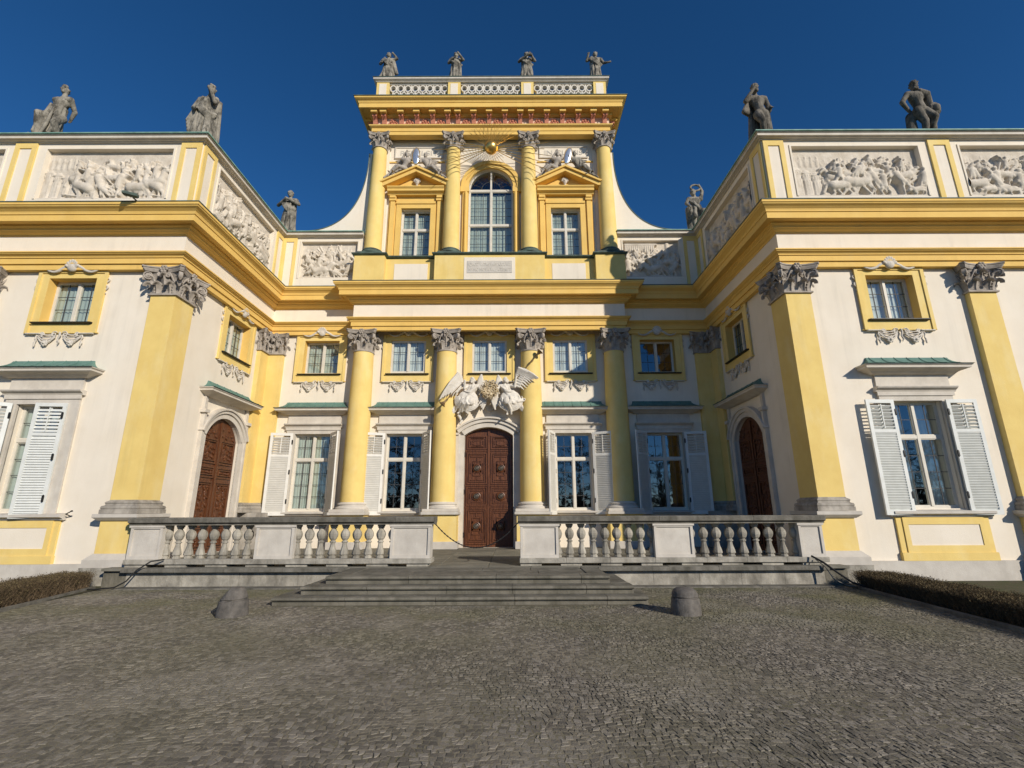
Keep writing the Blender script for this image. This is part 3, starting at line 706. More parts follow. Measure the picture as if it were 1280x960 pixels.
def ground_surround(proj, hood=True):
    mb = MB(); hw = .65
    for s in (-1, 1):
        mb.box(s*hw, s*(hw+.30), -.07, .02, 1.60, 4.33); mb.box(s*(hw+.22), s*(hw+.34), -.10, -.07, 1.60, 4.33)
    mb.box(-hw-.30, hw+.30, -.07, .02, 4.33, 4.56); mb.box(-hw-.34, hw+.34, -.10, -.07, 4.46, 4.56)
    mb.sweep([(-hw-.38, 0), (hw+.38, 0)], [(-.02,4.56),(.10,4.56),(.12,4.60),(.19,4.64),(.21,4.67),(.21,4.69),(-.02,4.69)])
    mb.box(-hw-.30, hw+.30, -.06, .02, 4.69, 5.03)
    return mb
def hood_mb():
    h = MB(); g = 1.38
    h.stack(0, 0, [(g-.34,.12,5.02),(g-.30,.16,5.04),(g-.22,.22,5.08),(g-.10,.34,5.12),(g-.04,.37,5.14),(g-.04,.37,5.19),(g,.40,5.21),(g,.40,5.235)])
    return h
def copper_mb():
    c = MB(); g = 1.39; rings = []
    for t in np.linspace(0, 1, 7):
        q = t**.55; x = g-.32*(1-(1-t)**2.0); y = .41*(1-t)**1.3+.03
        rings.append([(-x,-y,5.236+.26*t**1.5),(x,-y,5.236+.26*t**1.5),(x,.02,5.236+.26*t**1.5),(-x,.02,5.236+.26*t**1.5)])
    c.loft(rings)
    for k in range(-3, 4):
        x = k*.33; c.tube([(x, -(.41*(1-t)**1.3+.035), 5.24+.26*t**1.5) for t in np.linspace(0, 1, 7)], .011, 5)
    return c
SUR = ground_surround(0).mesh('surround', 'trim_stone'); HOO = hood_mb().mesh('hood', 'trim_stone'); COP = copper_mb().mesh('hood_roof', 'copper')
fg, zsg = sash(.65, 1.65, 4.33, .13, [3.42]); FRA = fg.mesh('casement', 'sash')
PAN = panes(.65, zsg, .13, 2, (4, 2)).mesh('pane', ['glass', 'lead'])
SIL = MB().sweep([(-1.02, 0), (1.02, 0)], [(-.15,1.50),(.10,1.50),(.12,1.54),(.19,1.56),(.19,1.60),(.16,1.615),(-.15,1.65)]).mesh('sill', 'stone')
SILW = MB().sweep([(-1.22, 0), (1.22, 0)], [(-.15,1.46),(.10,1.46),(.12,1.50),(.21,1.53),(.21,1.585),(.16,1.60),(-.15,1.65)]).mesh('sill', 'stone')
CUR = curtain(.64, 1.66, 4.3, .24, .03).mesh('curtain', 'greycurtain'); CURW = curtain(.64, 1.66, 4.3, .40, .12).mesh('curtain', 'curtain')
def apron():
    a = MB(); a.box(-1.12, 1.12, -.05, 0, .455, 1.455); a.box(-.98, -.86, -.075, -.05, .455, 1.455); a.box(.86, .98, -.075, -.05, .455, 1.455)
    a.box(-.86, .86, -.075, -.05, 1.28, 1.455); a.box(-.86, .86, -.075, -.05, .64, .80); a.box(-1.14, 1.14, -.095, 0, .455, .64)
    return a.mesh('apron', 'yellow')
APR = apron(); APP = MB().box(-.86, .86, -.058, -.05, .80, 1.28).mesh('apron_panel', 'cream')
def ground_window(x, y, lft, rgt, cur, wing, smat):
    o = link('window', SUR, P, (x, y, 0))
    link('hood', HOO, o); link('hood_roof', COP, o); link('casement', FRA, o); link('pane', PAN, o); link('sill', SILW if wing else SIL, o)
    if cur: link('curtain', CUR if cur == 1 else CURW, o)
    for sd, ang in ((-1, lft), (1, rgt)):
        q = link('shutter', SHUT[(-sd, smat)], o, (sd*.67, -.135, 0) if ang > 30 else (sd*.70, -.10, 0)); q.rotation_euler.z = R(ang)*sd*-1 if False else (R(-ang) if sd < 0 else R(ang))
        [link('hinge', HING, o, (sd*.67, -.125, z)) for z in (1.9, 2.9, 3.95)]
    if wing: link('apron', APR, o); link('apron_panel', APP, o)
    return o
ground_window(-xw, WW, 150, 6, 1, True, 'shutter')
ground_window(xw, WW, 177, 177, 2, True, 'shutter')
ground_window(-6.32, WM, 166, 128, 1, False, 'paint')
ground_window(-3.03, WM, 164, 122, 0, False, 'paint')
ground_window(3.03, WM, 112, 152, 0, False, 'paint')
ground_window(6.32, WM, 135, 164, 0, False, 'shutter')

# mezzanine
def mezz_frame():
    f = MB(); hw = .65; d = .05
    f.box(-.93, -hw, -d, .02, 6.27, 8.10); f.box(hw, .93, -d, .02, 6.27, 8.10); f.box(-hw, hw, -d, .02, 6.27, 6.60); f.box(-hw, hw, -d, .02, 7.88, 8.10)
    for s in (-1, 1):
        f.box(s*.86, s*.955, -d-.03, -d, 6.27, 8.10); f.box(s*.865, s*(.985), -d-.001, .02, 6.27, 6.30)
        f.add([(s*hw,-d,6.60),(s*(hw),.30,6.60),(s*(hw),.30,7.88),(s*hw,-d,7.88)], [(0,1,2,3)])
    f.box(-.86, .86, -d-.03, -d, 8.02, 8.10)
    return f.mesh('frame', 'yellow')
MFR = mezz_frame()
def mezz(x, y, rz, deep, cur):
    o = link('window', MFR, P, (x, y, 0), rz)
    yy = .20 if deep else .0
    k = (deep,)
    if k not in mezz.c:
        f, zs = sash(.648, 6.60, 7.88, yy); mezz.c[k] = (f.mesh('casement', 'sash'), panes(.648, zs, yy, 2, (3,)).mesh('pane', ['glass', 'lead']))
    link('casement', mezz.c[k][0], o); link('pane', mezz.c[k][1], o)
    link('sill', MSI, o); link('garland', GAR, o); q = link('shell', SHE, o, (0, 0, -8.12*.25)); q.scale = (1.25, 1.1, 1.25); [link('scroll', q, o) for q in SCR]
    # reveal painted like the frame
    link('reveal', MRE, o)
    if cur: link('curtain', MCU if cur == 1 else MCG, o, (0, .20 if deep and cur == 1 else 0, 0))
mezz.c = {}
MSI = MB().sweep([(-.80, 0), (.80, 0)], [(-.05,6.53),(.09,6.53),(.15,6.545),(.15,6.565),(-.05,6.60)]).mesh('sill', 'iron')
r_ = MB(); 
for s in (-1, 1): r_.box(s*.6495, s*.652, -.049, .34, 6.6, 7.88)
r_.box(-.649, .649, -.049, .34, 7.876, 7.8795)
MRE = r_.mesh('reveal', 'yellow_trim')
MCU = curtain(.64, 6.61, 7.87, .125).mesh('curtain', 'curtain'); MCG = curtain(.64, 6.61, 7.87, .32, .0).mesh('curtain', 'greycurtain')
mezz(-xw, WW, 0, True, 2); mezz(xw, WW, 0, True, 1)
mezz(-6.32, WM, 0, True, 2); mezz(6.32, WM, 0, True, 0)
for x in (-3.05, 0, 3.03): mezz(x, WM, 0, False, 1)
mezz(-XS, 15.35, PI/2, True, 2); mezz(XS, 15.35, -PI/2, True, 0)

# ------------------------------------------------------------------ doors
def leaf_main(side):
    """door leaf with fretwork panels, hinged edge at side*.85, inner edge 0"""
    mb = MB(); a, b = sorted((0, side*.855)); y = .16
    n = 12; rr = (.87**2+.30**2)/(2*.30); cz = 4.55-rr
    ztop = lambda x: cz+math.sqrt(rr*rr-x*x)-.004
    xs = [a+(b-a)*k/n for k in range(n+1)]
    mb.prism([(a, ZT+.01)]+[(b, ZT+.01)]+[(x, ztop(x)) for x in xs[::-1]], y, y+.08)
    def frame(x0, x1, z0, z1, w, d): 
        mb.box(x0, x1, y-d, y, z0, z0+w); mb.box(x0, x1, y-d, y, z1-w, z1); mb.box(x0, x0+w, y-d, y, z0+w, z1-w); mb.box(x1-w, x1, y-d, y, z0+w, z1-w)
    m0, m1 = a+.06, b-.06; cx = (m0+m1)/2
    for z0, z1, kind in ((.52, 1.72, 2), (1.80, 2.46, 1), (2.54, 3.66, 2), (3.77, 4.27, 0)):
        frame(m0, m1, z0, z1, .045, .035); frame(m0+.075, m1-.075, z0+.075, z1-.075, .03, .028)
        c = (z0+z1)/2; hx = (m1-m0)/2-.15; hz = (z1-z0)/2-(.15 if kind else .10)
        w = .03
        for s in (-1, 1):                                                 # meander bars
            mb.box(cx-hx, cx+hx, y-.028, y, c+s*hz-w/2, c+s*hz+w/2) if hz > .1 else None
            mb.box(cx+s*hx-w/2, cx+s*hx+w/2, y-.028, y, c-hz*.45, c+hz*.45)
            for t in ((.62, .35) if kind == 2 else (.55,)):
                mb.box(cx-hx*.62, cx+hx*.62, y-.028, y, c+s*hz*t-w/2, c+s*hz*t+w/2)
                mb.box(cx+s*hx*.62-w/2, cx+s*hx*.62+w/2, y-.028, y, c-hz*t, c-hz*.12); mb.box(cx+s*hx*.62-w/2, cx+s*hx*.62+w/2, y-.028, y, c+hz*.12, c+hz*t)
            mb.box(cx-w/2, cx+w/2, y-.028, y, c+s*hz*.70, c+s*hz)
        if kind:
            ring = 28
            mb.loft([[(cx+r*math.cos(2*PI*k/ring), y-d, c+r*math.sin(2*PI*k/ring)) for k in range(ring)] for r, d in ((.15, 0), (.15, .04), (.12, .055), (.105, .03), (.03, .03))], smooth=True)
    for z in (1.76, 2.50, 3.72): mb.box(a+.01, b-.01, y-.03, y, z-.022, z+.022)
    if side > 0: mb.box(-.04, .04, y-.05, y, ZT+.02, 4.53)
    return mb
def boss(): 
    mb = MB(); n = 18
    mb.loft([[(r*math.cos(2*PI*k/n), -d, r*math.sin(2*PI*k/n)) for k in range(n)] for r, d in ((.09, .0), (.09, .04), (.075, .05), (.06, .035), (.045, .05), (.02, .07))], smooth=True)
    return mb.mesh('boss', 'bossmetal')
BOSS = boss()
mb = MB()
for s in (-1, 1):
    for a, b, d in ((.87, 1.06, .10), (1.06, 1.20, .16)): mb.box(s*a, s*b, -d, .02, ZT, 4.255)
    mb.box(s*1.06, s*1.34, -.22, .02, 4.255, 4.33)
n = 20; rr = (.87**2+.30**2)/(2*.30); cz = 4.55-rr; aa = math.asin(.87/rr)
for r0, r1, d in ((0, .18, .10), (.18, .30, .17), (.30, .36, .24)):
    rings = []
    ab = math.asin(min(.99, 1.06/(rr+r1*.6)))
    for k in range(n+1):
        a = -aa-.0+2*aa*k/n if r0 == 0 else -ab+2*ab*k/n
        sn, cs = math.sin(a), math.cos(a)
        rings.append([((rr+q)*sn, -d if i in (0, 1) else .02, cz+(rr+q)*cs) for i, q in enumerate((r0, r1, r1, r0))])
    mb.loft(rings)
door = mb.build('door', 'trim_stone', P, (0, WM, 0))
for s in (-1, 1):
    link('door_leaf', leaf_main(s).mesh('door_leaf', 'wood'), door)
    for z in (1.12, 2.13, 3.10): link('boss', BOSS, door, (s*.43, .115, z))
    for z in (.75, 2.2, 3.5): link('hinge', MB().box(s*.84, s*.90, .05, .16, z, z+.16).mesh('hinge', 'iron'), door)

def side_leaf(side):
    mb = MB(); a, b = sorted((0, side*.95)); y = .09; n = 12
    rr = (.96**2+.66**2)/(2*.66); cz = 4.52-rr
    ztop = lambda x: cz+math.sqrt(max(0, rr*rr-x*x))-.004
    xs = [a+(b-a)*k/n for k in range(n+1)]
    mb.prism([(a, ZT+.01), (b, ZT+.01)]+[(x, ztop(x)) for x in xs[::-1]], y, y+.08)
    m0, m1 = a+.07, b-.07; cx = (m0+m1)/2; g = random.Random(5)
    for z0, z1 in ((.55, 1.25), (1.33, 2.55), (2.65, 3.0), (3.08, 3.85)):
        for w, d, e in ((.05, .035, 0), (.03, .05, .08)):
            x0, x1, c, f = m0+e, m1-e, z0+e, z1-e
            if f-c < .12: continue
            mb.box(x0, x1, y-d, y, c, c+w); mb.box(x0, x1, y-d, y, f-w, f); mb.box(x0, x0+w, y-d, y, c+w, f-w); mb.box(x1-w, x1, y-d, y, c+w, f-w)
        for k in range(int((z1-z0)*34)):                                   # carved scroll filling
            x = g.uniform(m0+.13, m1-.13); z = g.uniform(z0+.13, z1-.13) if z1-z0 > .4 else (z0+z1)/2
            mb.ell((x, y-.01, z), (g.uniform(.02, .06), .03, g.uniform(.03, .09)), (0, g.uniform(-1, 1), 0), 7, 5)
    for k in range(10): mb.ell((g.uniform(m0+.05, m1-.1), y-.01, g.uniform(3.92, 4.2)), (.04, .03, .06), (0, g.uniform(-1, 1), 0), 7, 5)
    if side > 0: mb.box(-.04, .04, y-.055, y, ZT+.02, 4.4)
    return mb.mesh('door_leaf', 'wood')
def side_door_surround():
    mb = MB(); rr = (.96**2+.66**2)/(2*.66); cz = 4.52-rr; aa = math.asin(.96/rr)
    for s in (-1, 1):
        mb.box(s*.96, s*1.12, -.08, .02, ZT, 3.90); mb.box(s*1.12, s*1.22, -.12, .02, ZT, 4.55); mb.box(s*1.08, s*1.3, -.17, .02, 4.50, 4.60)
        mb.box(s*1.1, s*1.22, -.08, .02, 4.60, 5.02)
    for r0, r1, d in ((0, .16, .08), (.16, .26, .13), (.26, .32, .18)):
        mb.loft([[((rr+q)*math.sin(a), -d if i in (0, 1) else .02, cz+(rr+q)*math.cos(a)) for i, q in enumerate((r0, r1, r1, r0))] for a in np.linspace(-aa, aa, 21)])
    return mb.mesh('surround', 'trim_stone')
SDS = side_door_surround(); SL = {s: side_leaf(s) for s in (-1, 1)}
def side_hood():
    h = MB(); h.stack(0, 0, [(1.2,.12,5.02),(1.24,.18,5.05),(1.36,.30,5.10),(1.46,.38,5.13),(1.46,.38,5.18),(1.5,.41,5.20),(1.5,.41,5.225)]); return h.mesh('hood', 'trim_stone')
SH = side_hood()
for s in (-1, 1):
    d = link('door', SDS, P, (s*XS, 15.35, 0), -s*PI/2)
    for q in (-1, 1): link('door_leaf', SL[q], d)
    link('hood', SH, d); c = link('hood_roof', COP, d); c.scale = (1.08, 1.02, 1.0)

# plinth of the wings
for s in (-1, 1):
    a, b = sorted((s*(XS+.3), s*XE))
    MB().box(a, b, WW-.09, WW, -.05, .455).build('plinth', 'stone', P)
# shutter holder on the left wall
mb = MB(); mb.tube([(-9.92, WW, 1.55), (-9.90, WW-.16, 1.60), (-9.74, WW-.22, 1.66)], .014, 6); mb.ell((-9.72, WW-.22, 1.67), (.03, .02, .02)); mb.build('shutter_hook', 'iron', P)

# ------------------------------------------------------------------ upper storey
UX = (-4.66, -1.57, 1.56, 4.72)
# pedestals under the columns, recessed panels between
mb = MB()
for a, b in ((-5.22, -4.05), (-2.12, 2.12), (4.08, 5.22)): mb.box(a, b, 16.82, 17.5, 9.86, 11.20)
for a, b in ((-4.05, -2.12), (2.12, 4.08)): mb.box(a, b, 17.08, 17.5, 9.86, 11.16)
mb.build('upper_plinth', 'yellow', P)
for a, b in ((-3.72, -2.42), (2.42, 3.72)): MB().box(a, b, 17.065, 17.08, 10.22, 10.95).build('plinth_panel', 'cream', P)
tb = MB().box(-.98, .98, 16.805, 16.82, 10.12, 11.08).build('plinth_panel', 'cream', P)
sub(MB().box(-.86, .86, 16.79, 16.805, 10.42, 10.92), 'tablet', 'stone', tb)
mb = MB(); pp = [(-5.22,17.5),(-5.22,16.82),(-4.05,16.82),(-4.05,17.08),(-2.12,17.08),(-2.12,16.82),(2.12,16.82),(2.12,17.08),(4.08,17.08),(4.08,16.82),(5.22,16.82),(5.22,17.5)]
mb.sweep(pp, [(-.2,11.19),(.03,11.19),(.08,11.22),(.10,11.24),(.10,11.27),(.06,11.28),(-.2,11.30)]); mb.build('plinth_cap', 'flash', P)
def text(s, size, x, y, z, m, parent, ex=.006, width=None):
    cu = bpy.data.curves.new('t', 'FONT'); cu.body = s; cu.size = size; cu.align_x = 'CENTER'; cu.extrude = ex
    t = bpy.data.objects.new('t', cu); C.objects.link(t); dg = bpy.context.evaluated_depsgraph_get(); dg.update()
    me = bpy.data.meshes.new_from_object(t.evaluated_get(dg)); bpy.data.objects.remove(t); me.name = 'inscription'
    w = max(v.co.x for v in me.vertices)-min(v.co.x for v in me.vertices); k = (width/w) if width else 1
    for v in me.vertices: c = v.co.copy(); v.co = (c.x*k, -c.z, c.y)
    me.materials.clear(); me.materials.append(M[m])
    return link('inscription', me, parent, Vector((x, y, z))-parent.location-P.location)
text('QVOD VETVS VRBS COLVIT', .19, 0, 16.788, 10.71, 'whitestone', tb, .008, 1.6)
text('NVNC NOVA VILLA TENET', .19, 0, 16.788, 10.49, 'whitestone', tb, .008, 1.6)
# columns
for x in UX:
    r = lambda t: .335-.06*t**1.7
    y = 17.22
    o = MB().lathe([(r(t), 11.58+t*(16.28-11.58)) for t in np.linspace(0, 1, 12)], x, y, 32, cap=False).build('upper_column', 'yellow', P)
    q = MB(); q.lathe([(.45,11.36),(.46,11.40),(.44,11.44),(.40,11.46),(.40,11.48),(.42,11.51),(.40,11.54),(.35,11.56),(.336,11.58)], x, y, 32); q.box(x-.46, x+.46, y-.42, y+.25, 11.295, 11.36)
    sub(q, 'base', 'flash', o); put_capital(CAP_R, o, x, y, 16.27, .80, .80, .78)
# side pilaster strips behind the end columns
for s in (-1, 1): MB().box(s*4.3, s*5.02, 17.38, 17.452, 11.3, 16.86).build('upper_pilaster', 'cream', P)
# entablature
UP = [(-4.98,24.3),(-4.98,16.98),(4.98,16.98),(4.98,24.3)]
MB().sweep(UP, [(-.3,16.88),(0,16.88),(0,17.04),(.025,17.045),(.025,17.19),(.06,17.21),(.12,17.25),(.13,17.30),(-.3,17.30)]).build('architrave', 'yellow_trim', P)
MB().sweep(UP, [(-.3,17.302),(.0,17.302),(.0,17.70),(-.3,17.70)]).build('frieze', 'peach', P)
MB().sweep(UP, [(-.3,17.702),(.06,17.702),(.08,17.72),(.12,17.725),(.12,17.84),(.40,17.85),(.40,17.825),(.48,17.825),(.48,18.03),(.505,18.035),(.505,18.06),(.53,18.11),(.60,18.15),(.64,18.18),(.65,18.24),(-.3,18.24)]).build('cornice', 'yellow_trim', P)
MB().sweep(UP, [(-.3,18.242),(.675,18.242),(.675,18.27),(-.3,18.36)]).build('flashing', 'flash', P)
def bracket():
    mb = MB(); w = .085
    prof = [(-.02,17.32),(.05,17.32),(.09,17.36),(.10,17.43),(.13,17.53),(.20,17.59),(.25,17.63),(.25,17.70),(-.02,17.70)]
    mb.add([(-w,-d,z) for d, z in prof]+[(w,-d,z) for d, z in prof], [tuple(range(9)), tuple(range(17, 8, -1))]+[(i, (i+1) % 9, (i+1) % 9+9, i+9) for i in range(9)])
    for s in (-1, 1): mb.box(s*.05, s*.085, -.27, -.25, 17.58, 17.70)
    return mb.mesh('bracket', 'red')
BRK = bracket(); MOD = MB().box(-.13, .13, -.385, -.121, 17.705, 17.835).mesh('modillion', 'yellow_trim')
def rosette():
    mb = MB(); mb.ell((0, -.05, 0), (.06, .06, .06), n=8, m=6)
    for k in range(6): mb.ell((.10*math.cos(k*1.047), -.035, .10*math.sin(k*1.047)), (.065, .045, .05), n=8, m=5)
    for s in (-1, 1): mb.cap((s*.12, -.02, -.02), (s*.2, -.02, -.1), .03)
    return mb.mesh('rosette', 'red')
ROS = rosette()
bx = [-4.86,-4.48,-3.76,-3.1,-2.44,-1.80,-1.38,-.72,-.07,.59,1.23,1.68,2.34,3.0,3.65,4.28,4.78]
for x in bx: link('bracket', BRK, P, (x, 16.98, 0)); link('modillion', MOD, P, (x, 16.98, 0))
for a, b in zip(bx, bx[1:]):
    if b-a > .5: link('rosette', ROS, P, ((a+b)/2, 16.98, 17.49))
for s in (-1, 1):
    for k in range(6): 
        y = 17.25+k*.66
        link('bracket', BRK, P, (s*4.98, y, 0), s*PI/2); link('modillion', MOD, P, (s*4.98, y, 0), s*PI/2)
# pierced parapet
ZP0, ZP1 = 18.28, 19.72
YP = 17.12
for x in (-4.72, -1.62, 1.56, 4.70):
    o = MB().box(x-.27, x+.27, YP-.02, YP+.4, ZP0, ZP1).build('parapet_pier', 'yellow', P)
    sub(MB().box(x-.16, x+.16, YP-.032, YP-.02, 19.02, 19.64), 'panel', 'cream', o)
for a, b in ((-4.45, -1.89), (-1.35, 1.29), (1.83, 4.43)):
    mb = MB(); n = 8; w = (b-a)/n
    mb.box(a, b, YP+.05, YP+.22, ZP0, 19.06); mb.box(a, b, YP+.05, YP+.22, 19.66, ZP1)
    for k in range(n):
        c = a+w*(k+.5); m = 16
        def ring(cx, cz, r, ez=1.):
            mb.loft([[(cx+q*math.cos(2*PI*i/m), y, cz+ez*q*math.sin(2*PI*i/m)) for i in range(m)]
                     for q, y in ((r, YP+.06), (r+.042, YP+.06), (r+.042, YP+.21), (r, YP+.21), (r, YP+.06))], cap=False)
        ring(c, 19.47, .108, 1.2)
        if k < n-1: ring(c+w/2, 19.16, .08)
        mb.prism([(c-.03, 19.05), (c+.03, 19.05), (c+.03, 19.33), (c-.03, 19.33)], YP+.07, YP+.2)
        if k < n-1: mb.prism([(c+w/2-.028, 19.28), (c+w/2+.028, 19.28), (c+w/2+.028, 19.67), (c+w/2-.028, 19.67)], YP+.07, YP+.2)
    mb.build('pierced_parapet', 'whitestone', P)
MB().sweep([(-4.99,24),(-4.99,YP),(4.97,YP),(4.97,24)], [(-.4,19.725),(.04,19.725),(.06,19.75),(.14,19.80),(.14,19.88),(-.4,19.88)]).build('parapet_coping', 'trim_stone', P)
MB().sweep([(-4.99,24),(-4.99,YP),(4.97,YP),(4.97,24)], [(-.4,19.883),(.165,19.883),(.165,19.91),(-.4,19.97)]).build('flashing', 'flash', P)
# upper windows
def upper_side_window(x):
    f = MB(); hw = .60; y = WU
    f.X = Matrix.Translation((x, y, 0))
    for s in (-1, 1):
        f.box(s*hw, s*(hw+.20), -.10, .02, 11.25, 13.63)
        f.box(s*(hw+.20), s*(hw+.52), -.06, .02, 11.25, 14.15); f.box(s*(hw+.27), s*(hw+.45), -.13, -.06, 11.25, 13.95)
        f.box(s*(hw+.22), s*(hw+.50), -.17, -.06, 13.95, 14.17); f.box(s*(hw+.24), s*(hw+.48), -.21, -.06, 14.06, 14.17)
    f.box(-hw-.2, hw+.2, -.10, .02, 13.63, 13.92); f.box(-hw-.2, hw+.2, -.14, .02, 13.82, 13.92); f.box(-hw-.20, hw+.20, -.07, .02, 13.92, 14.17)
    o = f.build('window', 'yellow_trim', P)
    q = MB(); q.X = f.X
    q.sweep([(-1.16, 0), (1.16, 0)], [(-.02,14.17),(.22,14.17),(.25,14.22),(.36,14.27),(.36,14.36),(.42,14.42),(.42,14.46),(-.02,14.46)])
    for s in (-1, 1):                                                    # raking sides
        q.prism([(s*1.32, 14.46), (0, 15.14), (0, 15.34), (s*1.42, 14.62), (s*1.42, 14.46)], -.42, .02)
        q.prism([(s*1.40, 14.60), (0, 15.30), (0, 15.39), (s*1.50, 14.63)], -.50, .02)
    q.box(-1.15, 1.15, -.10, .02, 14.46, 14.60); q.prism([(-1.3, 14.46), (1.3, 14.46), (0, 15.14)], -.08, .02)
    sub(q, 'pediment', 'yellow_trim', o)
    m = MB(); m.ell((x, y-.18, 14.80), (.10, .08, .13)); m.ell((x, y-.24, 14.80), (.03, .04, .05)); m.ell((x-.04, y-.24, 14.84), (.02, .02, .02)); m.ell((x+.04, y-.24, 14.84), (.02, .02, .02))
    for k in range(7): m.ell((x+.11*math.cos(k*PI/6), y-.17, 14.84+.11*math.sin(k*PI/6)), (.045, .05, .045), n=8, m=5)
    m.cap((x, y-.17, 14.70), (x, y-.15, 14.60), .05, .03)
    sub(m, 'mask', 'trim_stone', o)
    s1, zs = sash(.60, 11.24, 13.63, .14, [12.75]); s1.v = [(a+x, b+y, c) for a, b, c in s1.v]; sub(s1, 'casement', 'sash', o)
    g = panes(.60, zs, .14, 2, (4, 2)); g.v = [(a+x, b+y, c) for a, b, c in g.v]; sub(g, 'pane', ['glass', 'lead'], o)
    c = curtain(.59, 11.25, 13.55, .28, .0); c.v = [(a+x, b+y, d) for a, b, d in c.v]; sub(c, 'curtain', 'greycurtain', o)
for x in (-3.06, 3.06): upper_side_window(x)
f = MB(); f.X = Matrix.Translation((0, WU, 0))
f.arcband(.92, 1.16, -.10, .02, 0, 14.63, 0, PI, 30); f.arcband(1.08, 1.24, -.15, .0, 0, 14.63, 0, PI, 30)
for s in (-1, 1):
    f.box(s*.92, s*1.16, -.10, .02, 11.27, 14.55); f.box(s*.90, s*1.26, -.15, .02, 14.38, 14.63); f.tube([(s*1.02, -.14, 11.3), (s*1.02, -.14, 14.35)], .06, 8)
o = f.build('window', 'yellow_trim', P)
s1, zs = sash(.92, 11.27, 15.55, .12, [12.95, 14.58], .92); s1.v = [(a, b+WU, c) for a, b, c in s1.v]; sub(s1, 'casement', 'sash', o)
g = panes(.92, zs[:4], .12, 3, (4, 4), .92, 14.63); g.v = [(a, b+WU, c) for a, b, c in g.v]; sub(g, 'pane', ['glass', 'lead'], o)
c = curtain(.90, 11.3, 14.5, .28, .0); c.v = [(a, b+WU, d) for a, b, d in c.v]; sub(c, 'curtain', 'greycurtain', o)
# inscription tablets beside the capitals
for x, s in ((-3.06, 'REFVLSIT'), (3.06, 'IN CLIPEIS')):
    t = MB().box(x-.98, x+.98, WU-.03, WU, 16.12, 16.58).build('tablet', 'cream', P)
    q = MB()
    for a, b, c, d in ((-1.03, 1.03, 16.58, 16.63), (-1.03, 1.03, 16.07, 16.12), (-1.03, -.98, 16.12, 16.58), (.98, 1.03, 16.12, 16.58)): q.box(x+a, x+b, WU-.055, WU, c, d)
    sub(q, 'moulding', 'trim_stone', t); text(s, .32, x, WU-.035, 16.23, 'stone', t, .008, 1.6)
mb = MB()
for a, b in ((-4.3, -1.95), (-1.15, 1.12), (1.95, 4.3)): mb.box(a, b, WU-.04, WU, 15.86, 15.92) if abs(a) > 1.5 else None
mb.build('string_course', 'yellow_trim', P)
# scrolled buttress walls either side
for s in (-1, 1):
    pts = [(s*5.03, 12.3), (s*7.75, 12.3), (s*7.75, 12.56)]; cur = []
    for k in range(25):
        t = k/24; a = PI/2*t
        cur.append((s*(5.12+2.55*(1-math.sin(a))**1.15), 12.56+3.7*(1-math.cos(a))**1.15))
    o = MB().prism(pts+cur+[(s*5.03, 16.26)], 17.34, 17.75).build('buttress_scroll', 'cream', P)
    q = MB(); n = len(cur)
    rings = []
    for i, (x, z) in enumerate(cur):
        j0, j1 = max(0, i-1), min(n-1, i+1); t = Vector((cur[j1][0]-cur[j0][0], cur[j1][1]-cur[j0][1])).normalized(); nn = Vector((s*t.y if False else -t.y, t.x))
        if nn.x*s < 0: nn = -nn
        rings.append([(x, 17.325, z), (x+nn.x*.035, 17.32, z+nn.y*.035), (x+nn.x*.035, 17.77, z+nn.y*.035), (x, 17.765, z)])
    q.loft(rings); sub(q, 'coping', 'flash', o)

